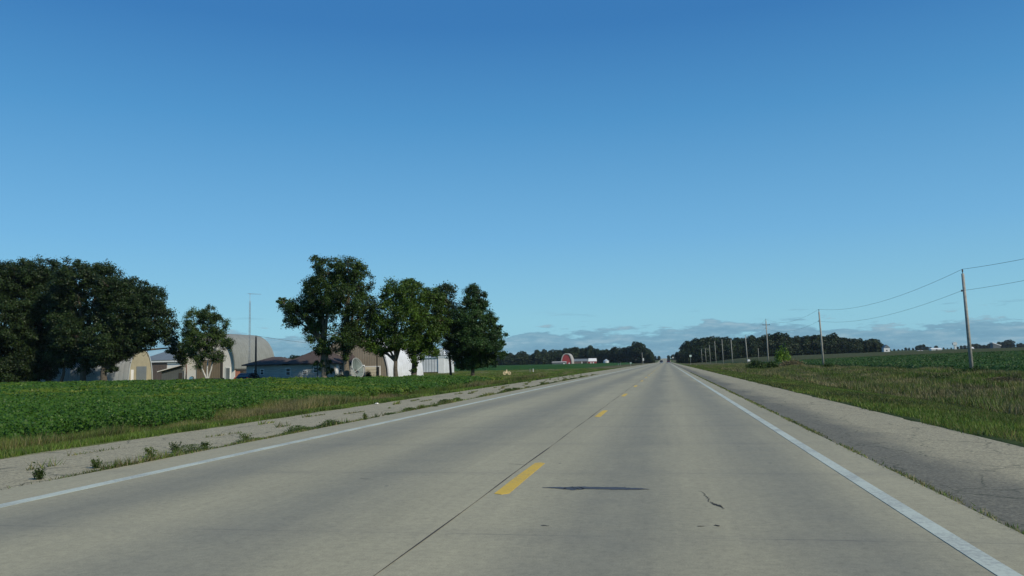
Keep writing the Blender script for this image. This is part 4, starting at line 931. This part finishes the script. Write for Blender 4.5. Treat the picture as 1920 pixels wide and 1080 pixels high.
# ------------------------------------------------------------------ right-hand pole line
poles = [(1820, 1805, 505, 68, 'nearest utility pole in the right ditch, tallest in view'), (1543.5, 1535.5, 580, 132, 'second utility pole from the right, slim and pale'),
         (1440.5, 1436, 598, 204, 'utility pole with short crossarm beside the dark thicket'), (1401.5, 1397.5, 628, 256, 'fourth utility pole from the right, near the mailbox'),
         (1373.5, 1370.5, 635, 313, 'fifth utility pole from the right'), (1356, 1353.5, 635, 365, 'sixth utility pole from the right')]
PG = 'utility poles along the right of the road'; wires_top = []; wires_low = []
for i, (pxb, pxt, top, d, lab) in enumerate(poles):
    X0, Y0 = XY(pxb, d); z0 = gz(X0, Y0); tp = P(pxt, top+8*68/d, d); base = Vector((X0, Y0, z0)); tv = tp-base; t = thing('utility_pole', base, lab, 'utility pole', PG)
    b = MB(); b.tube([(0, 0, -.5), tv*.5, tv], [.165, .14, .115], 12); b.build('pole', M['pole'], t, True)
    b = MB(); b.tube([tv-Vector((0, 0, .05)), tv+Vector((0, 0, .22))], .035, 8); b.tube([tv+Vector((0, 0, .18)), tv+Vector((0, 0, .38))], [.07, .05], 10); b.build('insulator', M['porc'], t)
    lw = tv*.83+Vector((-.2, 0, 0)); b = MB(); b.tube([lw, lw+Vector((.2, 0, 0))], .03, 6); b.tube([lw-Vector((0, 0, .08)), lw+Vector((0, 0, .08))], .06, 10); b.build('bracket', M['porc'], t)
    if i == 2:
        b = MB(); c_ = tv*.90; b.box((c_.x-.9, c_.y-.07, c_.z-.06), (c_.x+.9, c_.y+.07, c_.z+.06)); b.tube([c_+Vector((-.8, 0, .05)), c_+Vector((-.8, 0, .25))], .05, 8); b.tube([c_+Vector((.8, 0, .05)), c_+Vector((.8, 0, .25))], .05, 8); b.build('crossarm', M['poled'], t)
    wires_top.append(base+tv+Vector((0, 0, .38))); wires_low.append(base+lw)
    if i == 4: pproto = t
rest = [(1342.5, 638, 418), (1332, 646, 469), (1324, 652, 523), (1316.5, 653, 582), (1311, 654, 600), (1306, 655, 640), (1302, 655, 680), (1298.5, 656, 700)]
nth = ['seventh', 'eighth', 'ninth', 'tenth', 'eleventh', 'twelfth', 'thirteenth', 'fourteenth']
h4 = (wires_top[4]-Vector(pproto.location)).z
for (px, top, d), nn in zip(rest, nth):
    X0, Y0 = XY(px, d); z0 = gz(X0, Y0); hh = P(px, top, d).z-z0
    c_ = copy_thing(pproto, (X0, Y0, z0), 0, (1, 1, hh/h4), nn+' utility pole from the right, small against the wood', PG)
    wires_top.append(Vector((X0, Y0, z0+hh))); wires_low.append(Vector((X0-.2, Y0, z0+hh*.82)))
t, h = rod('utility_pole', 'thin pale pole standing farther off at the foot of the right wood', 1422.5, 420, 653, .15, .1, M['pole'], 'utility pole')
def wire(name, label, pts, sag, r, cat='power line'):
    b = MB()
    for i in range(len(pts)-1):
        a, c_ = pts[i], pts[i+1]; L = (c_-a).length; n = 14; q = [a.lerp(c_, k/n)-Vector((0, 0, sag*(L/60)**2*4*(k/n)*(1-k/n))) for k in range(n+1)]
        b.tube(q, r, 5)
    o = b.build(name, M['wire']); return setp(o, label, cat)
ex = P(1975, 474, 52); ex2 = P(1975, 515, 52)
wire('power_line', 'upper cable strung along the tops of the right utility poles', [ex]+wires_top, 1.0, .014)
wire('power_line', 'lower cable strung below the tops of the right utility poles', [ex2]+wires_low, .9, .012)
wire('power_line', 'thin cable running right from the farm utility pole', [yp, P(575, 643, 118), P(700, 640, 150)], .3, .02)

# roadside bits
def signpost(px, d, top, wpx, hpx, m, label, name='road_sign'):
    X0, Y0 = XY(px, d); z0 = gz(X0, Y0); h = P(px, top, d).z-z0; s = d/F; t = thing(name, (X0, Y0, z0), label, 'sign'); b = MB(); b.box((-.05, -.04, -.3), (.05, .04, h)); b.build('post', M['metal'], t)
    b = MB(); b.box((-wpx*s/2, -.07, h-hpx*s), (wpx*s/2, -.045, h)); b.build('sign_panel', m, t); return t
signpost(1295, 400, 665.5, 4, 3.6, M['sign'], 'pale green rectangular sign right of the road before the wood')
signpost(1262, 640, 669.5, 2.5, 2, M['hazyw'], 'tiny white sign at the far end of the road')
t, h = rod('utility_pole', 'short pale pole left of the road before the wood', 1204.5, 430, 661, .13, .10, M['pole'], 'utility pole')
signpost(1206.5, 425, 671.5, 2.2, 5, M['hazyw'], 'narrow white sign beside the short pale pole')
signpost(1182.5, 330, 679.5, 3, 2, M['sign'], 'small pale marker low in the left verge')
X0, Y0 = XY(1161, 360); t = thing('mailbox', (X0, Y0, gz(X0, Y0)), 'dark mailbox on two posts left of the road before the wood', 'mailbox')
b = MB(); b.box((-.5, -.05, -.2), (-.4, .05, 1.5)); b.box((.4, -.05, -.2), (.5, .05, 1.5)); b.build('post', M['metal'], t); b = MB(); b.extrude([(-.45, 1.1), (.45, 1.1), (.45, 1.55), (.3, 1.75), (-.3, 1.75), (-.45, 1.55)], 'y', -.4, .4); b.build('box', M['carblk'], t)
X0, Y0 = XY(1403.7, 158); t = thing('mailbox', (X0, Y0, gz(X0, Y0)), 'white roadside box just right of the fourth utility pole', 'mailbox')
b = MB(); b.box((-.06, -.06, -.2), (.06, .06, 1.0)); b.build('post', M['poled'], t); b = MB(); zt = P(1403, 674, 158).z-gz(X0, Y0); b.extrude([(-.24, zt-.36), (.24, zt-.36), (.24, zt-.12), (.15, zt), (-.15, zt), (-.24, zt-.12)], 'y', -.4, .3); b.build('box', M['wht'], t)

# ------------------------------------------------------------------ vehicles
def car(name, label, loc, rz, paint, suv=True, cat='car', L=4.7, W=1.86, h=1.75):
    """nose along local +y"""
    t = thing(name, loc, label, cat, rz=rz)
    hb = .98 if suv else .86
    low = [(-L/2, .42), (-L/2+.05, .34), (L/2-.15, .34), (L/2, .48), (L/2-.03, .72), (L/2-.25, .86), (L/2-1.15, hb), (-L/2+.12, hb), (-L/2, hb-.14)]
    cab = [(-L/2+.14, hb-.02), (-L/2+.5 if suv else -L/2+1.0, h-.05), (-L/2+.75 if suv else -L/2+1.3, h), (.35, h), (.62, h-.06), (L/2-1.2, hb-.02)]
    b = MB(); b.extrude(low, 'x', -W/2, W/2)
    n = len(cab)
    vs = [(-W/2+.04+(.16 if z > hb+.1 else 0), y, z) for y, z in cab]+[(W/2-.04-(.16 if z > hb+.1 else 0), y, z) for y, z in cab]
    b.add(vs, [tuple(range(n)), tuple(range(2*n-1, n-1, -1))]+[(i, i+n, (i+1) % n+n, (i+1) % n) for i in range(n)])
    body = b.build('body', paint, t)
    md = body.modifiers.new('bevel', 'BEVEL'); md.width = .05; md.segments = 2
    def quad(nm, vs, m, par=t):
        b = MB(); v = [Vector(q) for q in vs]; nn = (v[1]-v[0]).cross(v[3]-v[0]).normalized()*.012
        b.add([q-nn for q in v]+[q+nn for q in v], [(0, 1, 2, 3), (7, 6, 5, 4), (0, 4, 5, 1), (1, 5, 6, 2), (2, 6, 7, 3), (3, 7, 4, 0)]); return b.build(nm, m, par)
    yr0, yr1 = -L/2+.16, (-L/2+.48 if suv else -L/2+.98)
    quad('rear_window', [(-W/2+.22, yr0-.01+.06, hb+.1), (W/2-.22, yr0-.01+.06, hb+.1), (W/2-.32, yr1-.03, h-.12), (-W/2+.32, yr1-.03, h-.12)], M['glass'])
    quad('windscreen', [(-W/2+.2, L/2-1.24, hb+.03), (W/2-.2, L/2-1.24, hb+.03), (W/2-.3, .66, h-.12), (-W/2+.3, .66, h-.12)], M['glass'])
    for s_ in (-1, 1):
        quad('side_window', [(s_*(W/2-.06), -L/2+.5, hb+.08), (s_*(W/2-.06), L/2-1.45, hb+.08), (s_*(W/2-.195), .45, h-.14), (s_*(W/2-.195), -L/2+.85, h-.14)], M['glass'])
        b = MB(); b.box((s_*(W/2-.2)-.14, L/2-.06, .6), (s_*(W/2-.2)+.14, L/2+.015, .78)); b.build('headlight', M['lens'], t)
        b = MB(); b.box((s_*(W/2-.13)-.1, -L/2-.015, .7), (s_*(W/2-.13)+.1, -L/2+.05, .95)); b.build('tail_light', M['red_lens'], t)
        for yy in (-L/2+.85, L/2-.85):
            b = MB(); b.tube([(s_*(W/2-.2), yy, .34), (s_*(W/2+.01), yy, .34)], .34, 18); w_ = b.build('wheel', M['black'], t); b = MB(); b.tube([(s_*(W/2-.01), yy, .34), (s_*(W/2+.02), yy, .34)], .2, 12); b.build('rim', M['chrome'], w_)
    b = MB(); b.box((-W/2+.02, L/2-.03, .36), (W/2-.02, L/2+.05, .52)); b.box((-W/2+.02, -L/2-.05, .36), (W/2-.02, -L/2+.03, .56)); b.build('bumper', M['chrome'] if suv else paint, t)
    return t
X0, Y0 = XY(1253.5, 425); car('car', 'dark red vehicle driving away in the right lane', (X0, Y0, .0), 0, M['cardark'], True, h=1.95)
X0, Y0 = XY(1240, 460); car('car', 'dark oncoming vehicle in the left lane at the far end', (X0, Y0, .0), math.pi, M['carblk'], True, h=1.85)
X0, Y0 = XY(388, 100); t = thing('flat_trailer', (X0, Y0, gz(X0, Y0)), 'low dark flat trailer with bright metal nose under the birch', 'trailer', rz=YAW+R(8))
b = MB(); b.box((-1.5, -.8, .42), (1.9, .8, .54)); b.box((-1.5, -.82, .54), (1.9, -.76, .66)); b.box((-1.5, .76, .54), (1.9, .82, .66)); b.build('deck', M['darktrim'], t)
b = MB(); b.tube([(-1.5, -.5, .46), (-2.5, 0, .46)], .05, 6); b.tube([(-1.5, .5, .46), (-2.5, 0, .46)], .05, 6); b.build('drawbar', M['poled'], t)
b = MB(); b.extrude([(-2.1, .5), (-1.6, .5), (-1.6, .85), (-1.8, .95), (-2.0, .85)], 'y', -.3, .3); b.build('tool_box', M['chrome'], t)
for s_ in (-1, 1):
    b = MB(); b.tube([(.3, s_*.86, .32), (.3, s_*1.02, .32)], .32, 16); b.build('wheel', M['black'], t)
X0, Y0 = XY(468, 101.5); car('car', 'dark car parked against the brick wall behind the house corner', (X0, Y0, gz(X0, Y0)-.25), R(4), M['carblk'], False, h=1.45)

# ------------------------------------------------------------------ light, sky, air
SUN_AZ = 120; SUN_EL = 34
sd = bpy.data.lights.new('sun', 'SUN'); sd.energy = 3.9; sd.angle = R(.53); sd.color = (1, .90, .72)
so = bpy.data.objects.new('sun', sd); COL.objects.link(so)
sv = Vector((math.sin(R(SUN_AZ))*math.cos(R(SUN_EL)), math.cos(R(SUN_AZ))*math.cos(R(SUN_EL)), math.sin(R(SUN_EL))))
so.rotation_euler = sv.to_track_quat('Z', 'Y').to_euler(); so.location = sv*200
w = bpy.data.worlds.new('World'); scene.world = w; w.use_nodes = True; nt = w.node_tree
bg = nt.nodes['Background']; sky = nt.nodes.new('ShaderNodeTexSky'); sky.sky_type = 'NISHITA'; sky.sun_disc = False
sky.sun_elevation = R(SUN_EL); sky.sun_rotation = R(SUN_AZ); sky.altitude = 300; sky.air_density = 1.0; sky.dust_density = .4; sky.ozone_density = 2.5
SKYS = .085
bg.inputs['Strength'].default_value = SKYS
# low cloud bank: direction based
tc = nt.nodes.new('ShaderNodeTexCoord'); s = nt.nodes.new('ShaderNodeSeparateXYZ'); nt.links.new(tc.outputs['Generated'], s.inputs[0])
n1 = noise(nt, 1.0, 7, .58, mapping(nt, tc.outputs['Generated'], (9, 9, 42)), .3)
n2 = noise(nt, 1.0, 6, .6, mapping(nt, tc.outputs['Generated'], (26, 26, 130), (3, 1, 2)))
el = s.outputs[2]
edge = math_(nt, 'ADD', .028, math_(nt, 'MULTIPLY', math_(nt, 'SUBTRACT', n1.outputs[0], .36), .075))
edge = math_(nt, 'ADD', edge, math_(nt, 'MULTIPLY', math_(nt, 'SUBTRACT', n2.outputs[0], .5), .06))
cm = math_(nt, 'MULTIPLY', math_(nt, 'SUBTRACT', edge, el), 150, clamp=True)
# small detached puffs above the bank
n3 = noise(nt, 1.0, 5, .6, mapping(nt, tc.outputs['Generated'], (16, 16, 120), (5, 2, 7)))
pf = math_(nt, 'MULTIPLY', math_(nt, 'SUBTRACT', n3.outputs[0], .585), 12, clamp=True)
pf = math_(nt, 'MULTIPLY', pf, math_(nt, 'MULTIPLY', math_(nt, 'SUBTRACT', .068, el), 50, clamp=True))
cm = math_(nt, 'MAXIMUM', cm, math_(nt, 'MULTIPLY', pf, .75))
cr = ramp(nt, [(.38, (.135, .275, .400)), (.52, (.175, .330, .450)), (.64, (.27, .41, .51)), (.75, (.34, .48, .56))]); nt.links.new(n2.outputs[0], cr.inputs[0])
sc_ = nt.nodes.new('ShaderNodeVectorMath'); sc_.operation = 'SCALE'; nt.links.new(cr.outputs[0], sc_.inputs[0]); sc_.inputs['Scale'].default_value = 1/SKYS
hs = nt.nodes.new('ShaderNodeHueSaturation'); hs.inputs['Saturation'].default_value = 1.0; nt.links.new(sky.outputs[0], hs.inputs['Color'])
grade = ramp(nt, [(0, (.66, 1.02, 1.22)), (.054, (.66, 1.08, 1.36)), (.154, (.80, 1.28, 1.50)), (.297, (.68, 1.45, 1.76)), (.424, (.50, 1.24, 1.70)), (1, (.40, 1.05, 1.6))]); nt.links.new(el, grade.inputs[0])
grad = ramp(nt, [(0, (.29, .585, .725)), (.054, (.275, .575, .72)), (.154, (.170, .440, .71)), (.297, (.080, .288, .57)), (.40, (.045, .195, .47)), (1, (.03, .13, .36))]); nt.links.new(el, grad.inputs[0])
gs = nt.nodes.new('ShaderNodeVectorMath'); gs.operation = 'SCALE'; nt.links.new(grad.outputs[0], gs.inputs[0]); gs.inputs['Scale'].default_value = 1/SKYS
clear = mix(nt, .85, mix(nt, 1.0, hs.outputs[0], grade.outputs[0], 'MULTIPLY'), gs.outputs[0])
out = mix(nt, math_(nt, 'MULTIPLY', cm, .75), clear, sc_.outputs[0])
nt.links.new(out, bg.inputs[0])
HAZE = True
if HAZE:
    b = MB(); b.box((-7500, -400, -3), (7500, 7600, 42)); m = bpy.data.materials.new('haze_air'); m.use_nodes = True; nt = m.node_tree
    for n in list(nt.nodes):
        if n.type == 'BSDF_PRINCIPLED': nt.nodes.remove(n)
    v = nt.nodes.new('ShaderNodeVolumePrincipled'); v.inputs['Color'].default_value = (.60, .76, .92, 1); v.inputs['Density'].default_value = .00005
    nt.links.new(v.outputs[0], nt.nodes['Material Output'].inputs['Volume']); setp(b.build('haze', m), 'thin pale blue summer air over the farmland', 'haze', kind='stuff')

scene.view_settings.view_transform = 'Standard'; scene.view_settings.look = 'None'; scene.view_settings.gamma = 1; scene.view_settings.exposure = 0
scene.render.engine = 'CYCLES'; scene.cycles.max_bounces = 5; scene.cycles.transparent_max_bounces = 8
scene.cycles.volume_bounces = 0
print('soy leaves', NSOY, 'objects', len(COL.objects))
